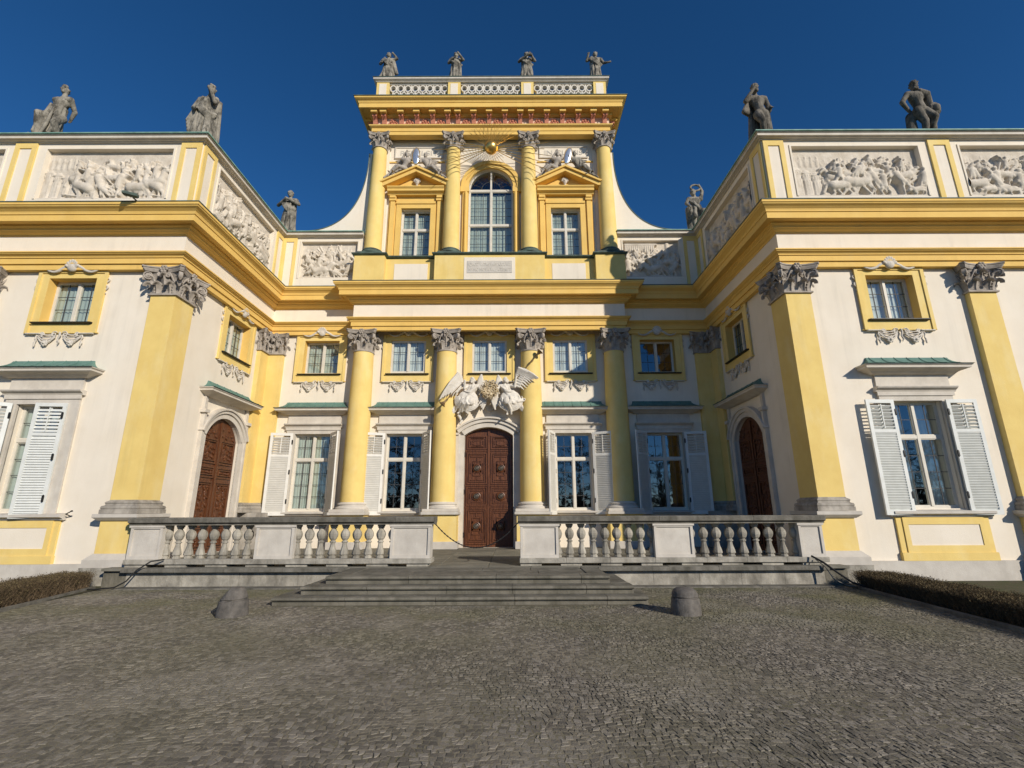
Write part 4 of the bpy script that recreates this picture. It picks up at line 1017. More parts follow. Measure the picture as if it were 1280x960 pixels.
# ------------------------------------------------------------------ statues
def body(mb, J, nude=False, hair='curly', g=random.Random(1), beard=False):
    """J: joints for a figure one unit tall facing -y; every limb tapers and joins the trunk"""
    V = Vector
    pel, che, nek, hed = V(J['pel']), V(J['che']), V(J['nek']), V(J['hed'])
    wst = pel.lerp(che, .45)
    mb.ell(pel, (.092, .07, .075)); mb.cap(pel, wst, .078, .068, 12); mb.cap(wst, che, .068, .085, 12)
    mb.ell(che+V((0, 0, .01)), (.112, .078, .10)); mb.cap(che, nek, .07, .036); mb.cap(nek, hed, .034, .034)
    mb.ell(hed, (.05, .06, .07)); d = V(J.get('face', (0, -1, 0))).normalized()
    mb.cap(hed+d*.052+V((0, 0, .012)), hed+d*.062-V((0, 0, .010)), .008, .010, 6); mb.ell(hed+d*.042-V((0, 0, .052)), (.024, .022, .02)); mb.cap(hed+d*.05+V((-.026, 0, .022)), hed+d*.05+V((.026, 0, .022)), .010, n=6)
    mb.cap(hed+d*.052+V((-.014, 0, -.034)), hed+d*.052+V((.014, 0, -.034)), .009, n=6)
    for k in range(26 if hair else 0):
        a = g.uniform(0, 2*PI); e = g.uniform(-.1, 1.3); q = V((math.cos(a)*math.cos(e)*.054, math.sin(a)*math.cos(e)*.062, math.sin(e)*.068+.012))
        if q.normalized().dot(d) > .55 and q.z < .035: continue
        mb.ell(hed+q*.96, (.017, .017, .016), n=7, m=5)
    if beard:
        for k in range(8): mb.ell(hed+d*.05+V((g.uniform(-.03, .03), 0, -.06-g.random()*.03)), (.02, .02, .022), n=6, m=5)
    for s, k in ((-1, 'l'), (1, 'r')):
        sh = V(J['sh'+k]) if 'sh'+k in J else che+V((s*.125, 0, .065)); el = V(J['el'+k]); ha = V(J['ha'+k])
        mb.cap(che+V((s*.07, 0, .06)), sh, .055, .046); mb.cap(sh, el, .043, .034); mb.cap(el, ha, .035, .024); 
        dd = (ha-el).normalized(); side = dd.cross(V((0, 1, .3))).normalized()
        mb.ell(ha+dd*.025, (.022, .018, .026))
        for i in range(4): mb.cap(ha+dd*.035+side*(i-1.5)*.011, ha+dd*(.066-.006*abs(i-1.5))+side*(i-1.5)*.013+V((0, -.008, -.01)), .0062, .005, 5)
        mb.cap(ha+dd*.012+side*.02, ha+dd*.042+side*.034, .0075, .006, 5)
        hp = pel+V((s*.052, 0, -.03)); kn = V(J['kn'+k]); an = V(J['an'+k])
        mb.cap(hp, kn, .07, .05, 12); mb.cap(kn, kn.lerp(an, .35), .048, .047); mb.cap(kn.lerp(an, .35), an, .047, .027)
        ft = V(J.get('ft'+k, tuple(an+V((s*.02, -.09, -.022))))); mb.cap(an, ft, .027, .020)
def folds(mb, top, bot, n, g, r0=.022, r1=.035, wob=.02):
    """hanging drapery: top and bottom are closed loops given as functions of angle; deep gaps between the pleats"""
    for k in range(n):
        a = 2*PI*k/n+g.uniform(-.15, .15); b = a+g.uniform(-.35, .35); dp = g.uniform(.86, 1.12)
        p = Vector(top(a)); q = Vector(bot(b)); q.x *= dp; q.y *= dp; q.z += g.uniform(0, .03); pr = None
        for t in np.linspace(0, 1, 6):
            v = p.lerp(q, t)+Vector((wob*math.sin(t*4+k*2.1), wob*math.cos(t*5+k), 0))*t
            r = (r0+(r1-r0)*t)*(1+.25*math.sin(k*1.7+t*6))*.85
            if pr: mb.cap(pr[0], v, pr[1], r, 7)
            pr = (v, r)
def ellipse(c, rx, ry): return lambda a: (c[0]+rx*math.cos(a), c[1]+ry*math.sin(a), c[2])
def sash_fold(mb, p, q, n, g, sag=.05, r=.022, spread=.05, y=-.09):
    for k in range(n):
        o = (k/(n-1)-.5)*spread if n > 1 else 0
        pts = []
        for t in np.linspace(0, 1, 7):
            v = Vector(p).lerp(Vector(q), t); pts.append(v+Vector((o*.6, y*math.sin(PI*t), o-sag*math.sin(PI*t)*(1+.3*k))))
        for a, b in zip(pts, pts[1:]): mb.cap(a, b, r, r, 6)
STAND = dict(pel=(0,0,.52), che=(0,.005,.715), nek=(0,0,.835), hed=(0,-.012,.915), ell=(-.19,.0,.64), elr=(.19,0,.64), hal=(-.20,-.06,.51), har=(.2,-.06,.51),
             knl=(-.06,-.025,.285), knr=(.06,-.02,.285), anl=(-.06,.01,.05), anr=(.065,.01,.05))
def statue(label, x, y, z, H, J, build, m='statue', rz=0., group='stone statues along the roofline', seed=1):
    g = random.Random(seed); mb = MB(); mb.X = Matrix.Scale(H, 4)
    jj = dict(STAND); jj.update(J); build(mb, jj, g)
    o = sculpt(mb, 'statue', m, H*.0078, None, (x, y, z), 0, rz)
    b = MB().slab(-.30*H*.55, .30*H*.62, -.2*H*.8, .2*H*.8, -.06, .045*H*.5, .01).mesh('statue_base', m); link('statue_base', b, o)
    return tag(o, label, 'statue', group)
def draped(mb, J, g, hem=.155, sash=((-.12, -.02, .79), (.11, -.03, .5)), n=18, cloak=True):
    body(mb, J, g=g)
    p = J['pel']
    folds(mb, ellipse((p[0], p[1], p[2]+.09), .085, .065), ellipse((p[0]*.5, 0, .02), hem, hem*.78), n, g)
    mb.cap((p[0], p[1], p[2]), (p[0]*.5, 0, .05), .07, .085, 12)
    folds(mb, ellipse((J['che'][0], J['che'][1], J['che'][2]+.05), .10, .07), ellipse((p[0], p[1], p[2]+.07), .10, .075), 12, g, .018, .024, .008)
    if sash: sash_fold(mb, *sash, 5, g, .06, .022, .10)
    if cloak:
        for k in range(7): mb.cap((-.10+.033*k, .06+.02*(k%2), .80), (-.12+.04*k, .07+.04*(k%2), .06+.14*g.random()), .018, .024, 7)
def drum(mb, c, r, h): mb.cap((c[0], c[1], c[2]), (c[0], c[1], c[2]+h), r, r*.9, 10)
ZS = 12.44
def b1(mb, J, g):                                                         # bare-chested, one leg raised, drapery over the knees
    body(mb, J, g=g); folds(mb, ellipse((.03, -.02, .58), .095, .075), ellipse((-.02, -.03, .04), .11, .10), 13, g, .02, .03, .02)
    for k in range(7): mb.cap((-.03, -.10, .50+.015*k), (-.13-.008*k, -.12, .40-.045*k), .024, .028, 7)
    folds(mb, ellipse((-.14, -.08, .42), .055, .05), ellipse((-.13, -.05, .02), .07, .06), 8, g, .018, .024, .01); mb.cap((-.14, -.07, .4), (-.13, -.04, .03), .05, .05); mb.cap((0, 0, .5), (0, 0, .08), .07, .07)
    mb.cap((.05, 0, .04), (.17, -.02, .07), .045, .05); pass
statue('grey bare-chested seated statue with draped knees, on the far left attic', -13.15, 12.35, ZS, 2.15,
       dict(pel=(.03,0,.46), che=(.05,-.02,.67), nek=(.06,-.02,.80), hed=(.05,-.03,.895), face=(.4,-1,.1), ell=(-.08,.05,.60), elr=(.165,.09,.62), hal=(-.06,.03,.47), har=(.11,.11,.52), knl=(-.14,-.15,.40), knr=(.10,-.1,.28), anl=(-.15,-.08,.06), anr=(.12,0,.05)), b1, seed=2).scale = (.88, .95, 1)
def b2(mb, J, g):
    draped(mb, J, g, .17, ((-.13, -.02, .76), (.13, -.02, .45)), 20); 
    for k in range(6): mb.cap((.09+.012*k, -.03+.02*k, .78), (.10+.012*k+.02*(k%2), -.03+.025*k, .05+.12*g.random()), .016, .02, 7)
    for k in range(5): mb.cap((-.10+.01*k, -.05, .72-.03*k), (-.22+.015*k, -.08, .36-.055*k), .024, .034, 7)
statue('grey draped statue with a hand raised to its chin, on the left wing corner', -8.62, 12.45, ZS, 2.2,
       dict(pel=(-.03,0,.50), che=(-.01,-.01,.70), nek=(.03,-.03,.82), hed=(.05,-.05,.905), face=(.5,-1,.05), ell=(-.2,-.04,.60), elr=(.16,-.08,.66), hal=(-.1,-.14,.52), har=(.08,-.11,.84)), b2, seed=3).scale = (.88, .95, 1)
def b3(mb, J, g): draped(mb, J, g, .15)
statue('grey draped statue with both arms folded to its chest, at the left inner corner', -8.25, 17.35, ZS, 2.0,
       dict(pel=(.02,0,.52), ell=(-.22,-.02,.66), hal=(-.05,-.13,.72), elr=(.20,-.03,.67), har=(.03,-.13,.73), face=(.2,-1,0)), b3, seed=4)
def b4(mb, J, g):
    body(mb, J, g=g); folds(mb, ellipse((0, 0, .60), .09, .07), ellipse((.02, 0, .30), .16, .12), 14, g, .025, .045, .03); sash_fold(mb, (-.12, 0, .78), (.12, 0, .5), 5, g)
    mb.tube([(.03+.10*math.cos(a), -.02, 1.03+.07*math.sin(a)) for a in np.linspace(0, 2*PI, 16)], .022, 6)
    mb.cap((-.1, .06, .05), (-.12, .04, .55), .08, .08); mb.ell((.12, -.08, .42), (.08, .07, .09))
statue('statue in short drapery holding a wreath overhead, at the right inner corner', 8.38, 17.35, ZS, 2.0,
       dict(hed=(-.03,-.02,.905), ell=(-.19,-.02,.66), hal=(-.16,-.1,.55), elr=(.17,-.0,.95), har=(.12,-.03,1.05), face=(-.3,-1,.1)), b4, seed=5)
def b5(mb, J, g):
    body(mb, J, True, g=g); mb.cap((.15, .08, .0), (.17, .07, .56), .075, .05); mb.ell((.18, .02, .60), (.05, .05, .07)); mb.cap((.1, .08, .05), (.1, .1, .3), .09, .07)
    for k in range(5): mb.cap((-.05+.03*k, .09, .78), (-.12+.05*k, .10, .10), .035, .05, 7)
    for k in range(7): mb.cap((-.09, .05, .80), (-.22+.02*k, .02+.01*k, .56), .03, .04, 7)
statue('dark nude statue with one hand raised to its cheek, on the right wing corner', 8.55, 12.45, ZS, 2.2,
       dict(pel=(.02,-.02,.50), che=(0,0,.69), nek=(-.02,0,.815), hed=(-.035,-.03,.895), face=(.5,-1,-.1), ell=(-.20,-.02,.70), hal=(-.09,-.09,.84), elr=(.19,.02,.62), har=(.19,-.01,.60), knl=(-.02,-.10,.30), knr=(.08,-.03,.28), anl=(.02,-.02,.05), anr=(.06,.03,.05)), b5, 'statue_dark', seed=6).scale = (.88, .95, 1)
def b6(mb, J, g):
    body(mb, J, True, g=g, beard=True); mb.cap((-.12, .07, 0), (-.10, .07, .45), .08, .06)
    for k in range(10): mb.ell((.22+.05*math.cos(k*.63), -.02, .50+.07*math.sin(k*.63)), (.045, .05, .045), n=8, m=6)
    mb.ell((.22, -.04, .50), (.06, .07, .07)); mb.cap((.21, .02, .45), (.2, .06, .05), .05, .04)
    for k in range(5): mb.cap((.04+.03*k, -.05, .80-.01*k), (.17+.02*k, .03, .66-.05*k), .03, .03, 7)
statue('dark nude statue with one hand on its hip, on the far right attic', 13.45, 12.35, ZS, 2.2,
       dict(pel=(.01,-.01,.51), face=(-.4,-1,.1), ell=(-.22,.02,.66), hal=(-.10,.06,.55), elr=(.20,.03,.64), har=(.21,-.03,.54), knl=(.0,-.05,.28), knr=(.13,-.09,.32), anl=(.01,0,.05), anr=(.09,.04,.08)), b6, 'statue_dark', seed=7).scale = (.88, .95, 1)
ZQ = 19.95; YQ = 17.3
def q1(mb, J, g): draped(mb, J, g, .15, n=20); [mb.cap((.10, .02, .84), (.17+.01*k, .0, .45-.05*k), .035, .05, 7) for k in range(4)]
statue('small draped statue lifting a hand to its veil, leftmost on the central parapet', -4.62, YQ, ZQ, 1.56, dict(elr=(.20,-.02,.80), har=(.12,-.05,.93), hal=(-.12,-.12,.55), face=(.2,-1,0)), q1, seed=11).scale = (1.22, 1.15, 1)
def q2(mb, J, g): draped(mb, J, g, .135); [mb.cap((-.02+.05*k, -.09, .5), (-.03+.06*k, -.10, .08), .03, .035, 7) for k in range(3)]
statue('small draped statue with a forearm across its chest, second from left on the central parapet', -1.60, YQ, ZQ, 1.56, dict(ell=(-.17,-.02,.64), hal=(-.05,-.13,.66), elr=(.17,-.06,.70), har=(.08,-.15,.80), face=(-.1,-1,0)), q2, seed=12).scale = (1.22, 1.15, 1)
def q3(mb, J, g): draped(mb, J, g, .155, n=20); mb.ell((.07, -.14, .78), (.07, .04, .05))
statue('small draped statue cradling an object at its shoulder, third from left on central parapet', 1.55, YQ, ZQ, 1.56, dict(ell=(-.18,-.03,.66), hal=(-.02,-.15,.70), elr=(.19,-.04,.68), har=(.09,-.14,.80), face=(.1,-1,0)), q3, seed=13).scale = (1.22, 1.15, 1)
def q4(mb, J, g): draped(mb, J, g, .125, n=16, cloak=False)
statue('small slim statue with one arm held out sideways, rightmost on the central parapet', 4.62, YQ, ZQ, 1.56, dict(ell=(-.2,-.0,.72), hal=(-.17,-.08,.84), elr=(.19,-.01,.63), har=(.30,-.06,.60), face=(-.2,-1,.1), pel=(-.02,0,.52)), q4, seed=14).scale = (1.22, 1.15, 1)

# putti on the pediments with mirror shields
def putto(label, x, z, flip, J, seed, m='capstone'):
    g = random.Random(seed); mb = MB(); S = 1.5
    mb.X = Matrix.Scale(S, 4) @ Matrix.Diagonal((flip, 1, 1, 1))
    body(mb, J, True, g=g)
    for k in range(5): mb.cap((.0+.06*k, -.02, .12-.01*k), (.16+.1*k, -.06, .02-.06*k), .035, .03, 7)
    for k in range(4): mb.cap((.06, .07, .36+.03*k), (.22+.03*k, .10, .34+.05*k-.06), .03, .018, 6)
    o = sculpt(mb, 'putto_statue', m, .014, None, (x, WU-.40, z), 0); return tag(o, label, 'statue', 'stone putti on the window pediments')
RECL = dict(pel=(.06,0,.13), che=(-.02,-.02,.32), nek=(-.03,-.02,.43), hed=(-.03,-.03,.51), ell=(-.16,-.04,.30), hal=(-.20,-.08,.42), elr=(.12,-.04,.28), har=(.10,-.1,.16), knl=(.18,-.12,.10), knr=(.25,-.06,.14), anl=(.33,-.1,-.06), anr=(.42,-.04,-.04))
RAISE = dict(RECL, ell=(-.13,-.02,.52), hal=(-.20,-.05,.66), elr=(.08,0,.5), har=(.0,-.04,.62))
putto('grey putto with an arm raised to the shield, left slope of the left pediment', -3.50, 15.12, -1, dict(RAISE), 21)
putto('grey stone putto leaning on the shield, right slope of the left pediment', -2.66, 15.10, 1, dict(RECL), 22)
putto('grey putto with an arm curled over its head, left slope of the right pediment', 2.72, 15.12, -1, dict(RAISE, hal=(-.02,-.03,.62), ell=(-.14,0,.5)), 23)
putto('dark stone putto resting beside the shield, right slope of the right pediment', 3.52, 15.10, 1, dict(RECL, hed=(-.04,-.04,.53)), 24, 'statue')
for x, ry, lab in ((-3.08, 0., 'upright silvery shield held between the two putti on the left pediment'), (3.10, .22, 'tilted silvery shield held between the two putti on the right pediment')):
    mb = MB(); mb.ell((0, 0, .40), (.15, .05, .40), n=24, m=14)
    o = tag(mb.build('shield', 'silver', None, (x, WU-.50, 15.40)), lab, 'shield', 'silvery shields held by putti'); o.rotation_euler.y = ry
    q = MB(); q.tube([(.15*math.cos(a), .0, .40+.40*math.sin(a)) for a in np.linspace(0, 2*PI, 30)], .022, 6); link('rim', q.mesh('rim', 'oldgold'), o)

# gilded sun with rays
sun = thing('sun_emblem', 'gilded ball with long golden rays, between the middle upper columns above the arched window', 'sun emblem', (0.02, 16.78, 16.06))
b = MB(); b.ell((0, 0, 0), (.275, .275, .275), n=28, m=18); link('ball', b.mesh('ball', 'gold'), sun, (0.02, 16.78, 16.06))
ray = MB(); ray.tube([(.24, 0, 0), (1, 0, 0)], [.5, .3], 6)
rays = []
g = random.Random(4)
for a in list(np.linspace(30, 150, 15)): rays.append((a, 1.15+.3*g.random()))
for a in list(np.linspace(225, 315, 11)): rays.append((a, .70+.35*g.random()))
for a in (172, 178, 186, 193, 202, 208, 215): rays.append((a, 2.0+.6*g.random()))
for a in (8, 2, -6, -13, -22, -28, -35): rays.append((a, 2.0+.6*g.random()))
for i, (a, L) in enumerate(rays):
    t = MB(); c, s_ = math.cos(R(a)), math.sin(R(a)); r = .012 if L < 1.8 else .018
    y = -.02 if L < 1.8 else -.08
    t.tube([(c*.25, 0, s_*.25), (c*L, y-.10*(L > 1.8), s_*L)], [r, r*.6], 6)
    link('ray', t.mesh('ray', 'gold'), sun, (0.02, 16.78, 16.06))
    if L > 1.8: pass

# trumpeting angels over the main door
def wing(mb, root, tip, drop, n=9, r=.05):
    n = int(n*1.7)
    root, tip, drop = Vector(root), Vector(tip), Vector(drop)
    mb.tube([root, root.lerp(tip, .5)+Vector((0, 0, .10)), tip], [r*1.1, r*1.2, r*.6], 8)
    for k in range(n):
        t = k/(n-1); p = root.lerp(tip, t)+Vector((0, 0, .10*math.sin(PI*t))); q = p+drop*(.42+.58*t**.8)
        mb.tube([p, p.lerp(q, .35)+Vector((0, -.03, .05)), p.lerp(q, .7)+Vector((0, -.03, .04)), q], [r*.9, r*.9, r*.7, r*.2], 7)
        mb.tube([p+Vector((0, -.04, 0)), p.lerp(q, .45)+Vector((0, -.05, 0))], [r*.7, r*.5], 7)
def angel(label, x, z, flip, seed, J, wings):
    g = random.Random(seed); mb = MB(); S = 1.52; mb.X = Matrix.Scale(S, 4) @ Matrix.Diagonal((flip, 1, 1, 1))
    body(mb, J, g=g); V = Vector
    pel, knl, knr, anl, anr, che = (V(J[k]) for k in ('pel', 'knl', 'knr', 'anl', 'anr', 'che'))
    mb.ell(pel+V((-.03, -.02, -.02)), (.17, .12, .12)); mb.cap(pel, knl, .11, .085); mb.cap(pel, knr, .11, .085)
    for k in range(14): a = g.uniform(-.5, 3.6); mb.cap(V(J['hed'])+V((.045*math.cos(a), .02, .05*math.sin(a)+.01)), V(J['hed'])+V((.07*math.cos(a+.4), .04, .06*math.sin(a+.4)-.01)), .018, .012, 6)
    for k in range(12):                                                   # skirt wrapped round the thighs, crossing pleats
        a = pel+V((.13-.025*k, -.09+.012*abs(k-6), .07-.01*k)); b = knl.lerp(knr, k/11)+V((-.04, -.07, -.03+.03*math.sin(k)))
        c = anl.lerp(anr, k/11)+V((g.uniform(-.10, .06), -.03, g.uniform(-.02, .06))); m = a.lerp(b, .5)+V((0, -.05, .02))
        mb.tube([a, m, b, b.lerp(c, .5)+V((-.02, .01, 0)), c], [.022, .028, .03, .032, .026], 7)
    for k in range(5):                                                    # swirls of cloth over the lap and round the waist
        p0 = che+V((.11-.015*k, -.05, .05-.02*k)); p1 = pel+V((-.14, -.06-.01*k, .02+.03*k)); pts = [p0.lerp(p1, t)+V((0, -.06*math.sin(PI*t), -.03*math.sin(PI*t)*k*.5)) for t in np.linspace(0, 1, 8)]
        mb.tube(pts, .016, 6)
        q0 = che+V((.06, .05, .06)); q1 = pel+V((.17+.03*k, .02, -.10-.05*k)); mb.tube([q0, q0.lerp(q1, .4)+V((.10+.03*k, .03, .04)), q0.lerp(q1, .75)+V((.10, .0, .02)), q1], [.03, .036, .036, .022], 6)
    lc = pel+V((-.06, -.11, -.08))                                       # cloth swirling round the lap in crescents
    for k in range(8):
        r = .055+.032*k; a0 = g.uniform(2.6, 3.3); a1 = a0+g.uniform(2.6, 3.4)
        mb.tube([lc+V((r*math.cos(a)*1.05, -.05+.30*r*r/.08*.3, r*math.sin(a)*.95)) for a in np.linspace(a0, a1, 10)], [.012+.012*math.sin(PI*t) for t in np.linspace(0, 1, 10)], 6)
    mb.ell(lc+V((0, .05, 0)), (.26, .09, .24))
    for k in range(6):                                                    # and across the breast
        c0 = che+V((.13-.02*k, -.03, .06-.025*k)); c1 = pel+V((-.15+.01*k, -.06, .14-.02*k)); mb.tube([c0.lerp(c1, t)+V((0, -.075*math.sin(PI*t), -.05*math.sin(PI*t))) for t in np.linspace(0, 1, 7)], .017, 6)
    folds(mb, ellipse((che.x, che.y, che.z+.05), .10, .07), ellipse((pel.x, pel.y, pel.z+.08), .11, .09), 11, g, .016, .024, .01)
    for k in range(7): mb.tube([pel+V((-.10, .02, .02)), pel+V((-.24-.02*k, .0, -.04-.03*k)), pel+V((-.30-.025*k+.03*g.random(), -.03, -.16-.035*k)), pel+V((-.26-.03*k, .0, -.27-.03*k))], [.03, .03, .03, .02], 6)
    if flip > 0: mb.tube([(-.22, .02, .2), (-.27, .0, .04), (-.20, .02, -.08), (-.24, .0, -.16)], [.06, .05, .035, .025], 7)
    o = sculpt(mb, 'angel_sculpture', 'whitestone', .0135, None, (x, 17.02, z), 0); tag(o, label, 'sculpture', 'white angels over the main door')
    for w in wings:
        wb = MB(); wing(wb, *w); q = sculpt(wb, 'wing', 'whitestone', .016); q.parent = o; q.location = Vector((0, 0, 0))
        for v in q.data.vertices: v.co = (v.co.x-x, v.co.y-17.02, v.co.z-z)
    return o
AJ = dict(pel=(.0,-.06,.47), che=(.06,-.09,.67), nek=(.07,-.11,.785), hed=(.05,-.14,.86), face=(-.6,-1,-.1), ell=(-.13,-.18,.66), hal=(-.12,-.24,.80), elr=(.24,-.14,.66), har=(.38,-.16,.56), knl=(-.17,-.16,.34), knr=(.02,-.20,.32), anl=(-.26,-.04,.10), anr=(-.06,-.10,.08))
angel('white winged angel blowing a trumpet downwards, left of the wreath over the main door', -.66, 4.86, 1, 41, AJ,
      [((-.92, 16.84, 6.00), (-1.08, 16.66, 6.42), (-.66, -.12, -1.06), 5, .05), ((-.45, 17.05, 5.9), (-.28, 17.02, 6.45), (.12, .02, -.62), 6, .045)])
BJ = dict(AJ, face=(-.3,-1,.35), ell=(-.17,-.16,.70), hal=(-.20,-.22,.90), knl=(-.20,-.12,.36), knr=(.02,-.20,.33), anl=(-.38,-.08,.42), anr=(.0,-.08,.06))
angel('white winged angel blowing a trumpet upwards, right of the wreath over the main door', .68, 4.86, -1, 42, BJ,
      [((.96, 16.84, 5.98), (1.06, 16.66, 6.60), (.76, -.10, -.44), 6, .05), ((.52, 17.05, 5.9), (.34, 17.02, 6.42), (-.12, .02, -.6), 6, .045)])
mb = MB(); g = random.Random(9)
for k in range(150):
    a = g.uniform(0, 2*PI); r = .23+g.uniform(-.09, .09); d = g.uniform(-1.2, 1.2)
    c = Vector((.03+r*math.cos(a), 16.72+g.uniform(-.07, .08), 5.80+r*math.sin(a)*1.05)); t = Vector((math.cos(a+PI/2+d), g.uniform(-.6, .3), math.sin(a+PI/2+d)))*.05
    mb.cap(c-t, c+t, .022, .010, 6)
mb.tube([(.03+.23*math.cos(a), 16.78, 5.80+.24*math.sin(a)) for a in np.linspace(0, 2*PI, 22)], .055, 7)
for k in range(40): mb.cap((.03+g.uniform(-.15, .15), 16.74, 5.80+g.uniform(-.15, .15)), (.03+g.uniform(-.2, .2), 16.70, 5.80+g.uniform(-.2, .2)), .025, .015, 6)
tag(sculpt(mb, 'wreath', 'wreath', .0105, None, (0, 0, 0), 0), 'gilded leafy wreath held between the two angels over the main door', 'wreath')
def trumpet(p0, p1, label):
    mb = MB(); p0, p1 = Vector(p0), Vector(p1); d = p1-p0
    pts = [p0+d*t for t in (0, .3, .55, .80, .90, .96, 1)]
    mb.tube(pts, [.012, .014, .017, .022, .04, .08, .13], 14); 
    for t in (.62, .66): mb.ell(p0+d*t, (.04, .04, .04), n=10, m=6)
    tag(mb.build('trumpet', 'trumpet'), label, 'trumpet', 'angel trumpets')
trumpet((-.86, 16.66, 6.10), (-1.60, 16.50, 5.22), 'dull gold trumpet pointing down to the left from the left angel')
trumpet((1.02, 16.68, 6.20), (1.86, 16.62, 7.20), 'dull gold trumpet pointing up to the right from the right angel')
# stucco drapery linking them
mb = MB()
for k in range(5): mb.tube([(-.42+.05*k, 17.33, 5.50-.05*k), (-.15+.03*k, 17.31, 5.34-.05*k), (.18-.02*k, 17.31, 5.36-.05*k), (.45-.05*k, 17.33, 5.50-.05*k)], [.02, .03, .03, .02], 7)
sculpt(mb, 'stucco_drapery', 'whitestone', .013, P, None, 0)

# ------------------------------------------------------------------ floodlight on the left cornice
fl = thing('floodlight', 'small grey floodlight jutting from the left wing cornice', 'floodlight', (-9.40, 11.5, 9.83))
link('arm', MB().tube([(0, .25, .03), (0, -.1, .05)], .02, 6).mesh('arm', 'iron'), fl, fl.location)
b = MB(); b.stack(0, 0, [(.14,.07,-.02),(.17,.11,.02),(.17,.11,.07),(.14,.08,.09)]); h = link('lamp_housing', b.mesh('lamp_housing', 'flash'), fl, fl.location+Vector((.02, -.22, .02)), .5); h.rotation_euler.x = .35

# ------------------------------------------------------------------ terrace, steps
gd = MB()
xs = [-XS+.02]; 
while xs[-1] < XS-1.3: xs.append(xs[-1]+rnd.uniform(.95, 1.35))
xs.append(XS-.02)
ys = [11.52, 12.55, 13.5, 14.5, 15.5, 16.4, 17.34]
for i in range(len(xs)-1):
    for j in range(len(ys)-1):
        gd.slab(xs[i]+.004, xs[i+1]-.004, ys[j]+.004, ys[j+1]-.004, ZT-.06, ZT+rnd.uniform(-.003, .003), .006)
structure(gd.build('terrace', 'flag'))
g2 = MB()
g2.box(-XS+.02, XS-.02, 11.62, 17.3, -.05, ZT-.062)
def course(mb, x0, x1, y0, y1, z0, z1, step, r):                       # a row of separate blocks
    x = x0
    while x < x1-.02:
        e = min(x1, x+step*r.uniform(.8, 1.25)); 
        if x1-e < .35: e = x1
        mb.slab(x+.003, e-.003, y0+r.uniform(0, .006), y1, z0, z1+r.uniform(-.003, .003), .008); x = e
g2.build('terrace_core', 'step')['kind'] = 'structure'
tw = MB()
for a, b in ((-7.85, -2.8), (2.75, 7.85)): course(tw, a, b, 11.60, 11.9, -.05, .325, 1.15, rnd)
structure(tw.build('terrace_wall', 'wornstone'))
tl = MB()
for a, b in ((-7.9, -2.8), (2.75, 7.9)):
    course(tl, a, b, 11.46, 11.9, .33, ZT-.005, 1.3, rnd); course(tl, a, b, 11.3, 11.62, -.05, .025, 1.6, rnd)
structure(tl.build('terrace_ledge', 'ledge'))
steps = thing('stone_steps', 'three broad worn grey stone steps leading up to the terrace', 'steps', (0, 10.2, 0))
rr_ = random.Random(3)
for i, (xa, xb, ya) in enumerate(((-3.50, 3.28, 9.36), (-3.12, 3.10, 9.66), (-2.78, 2.72, 9.97))):
    z1 = .14*(i+1); mb = MB(); yb = 9.66+.31*i+.05 if i < 2 else 11.5
    ye = 11.46
    x = xa
    while x < xb-.05:
        e = min(xb, x+rr_.uniform(1.2, 1.7)); e = xb if xb-e < .5 else e
        rings = []
        for u in (x+.004, e-.004):                                       # rounded nosing
            pr = [(ya+.06, z1-.14), (ya+.06, z1-.06), (ya+.015, z1-.055), (ya, z1-.035), (ya+.008, z1-.012), (ya+.03, z1), (ya+.42, z1), (ya+.42, z1-.14)]
            rings.append([(u, p[0], p[1]+rr_.uniform(-.001, .001)) for p in pr])
        mb.loft(rings); x = e
    for xx, s in ((xa, 1), (xb, -1)):                                     # side returns
        mb.slab(*sorted((xx+s*.002, xx+s*.40)), ya+.425, ye, z1-.14, z1-.001, .02)
    if i == 2:
        y = ya+.425
        for k in range(2):
            x = xa+.41
            while x < xb-.45:
                e = min(xb-.41, x+rr_.uniform(1.0, 1.5)); e = xb-.41 if xb-.41-e < .5 else e
                mb.slab(x+.004, e-.004, y+.004, y+.53, z1-.12, z1+rr_.uniform(-.004, .002), .006); x = e
            y += .535
    mb.build('step', 'step', steps)

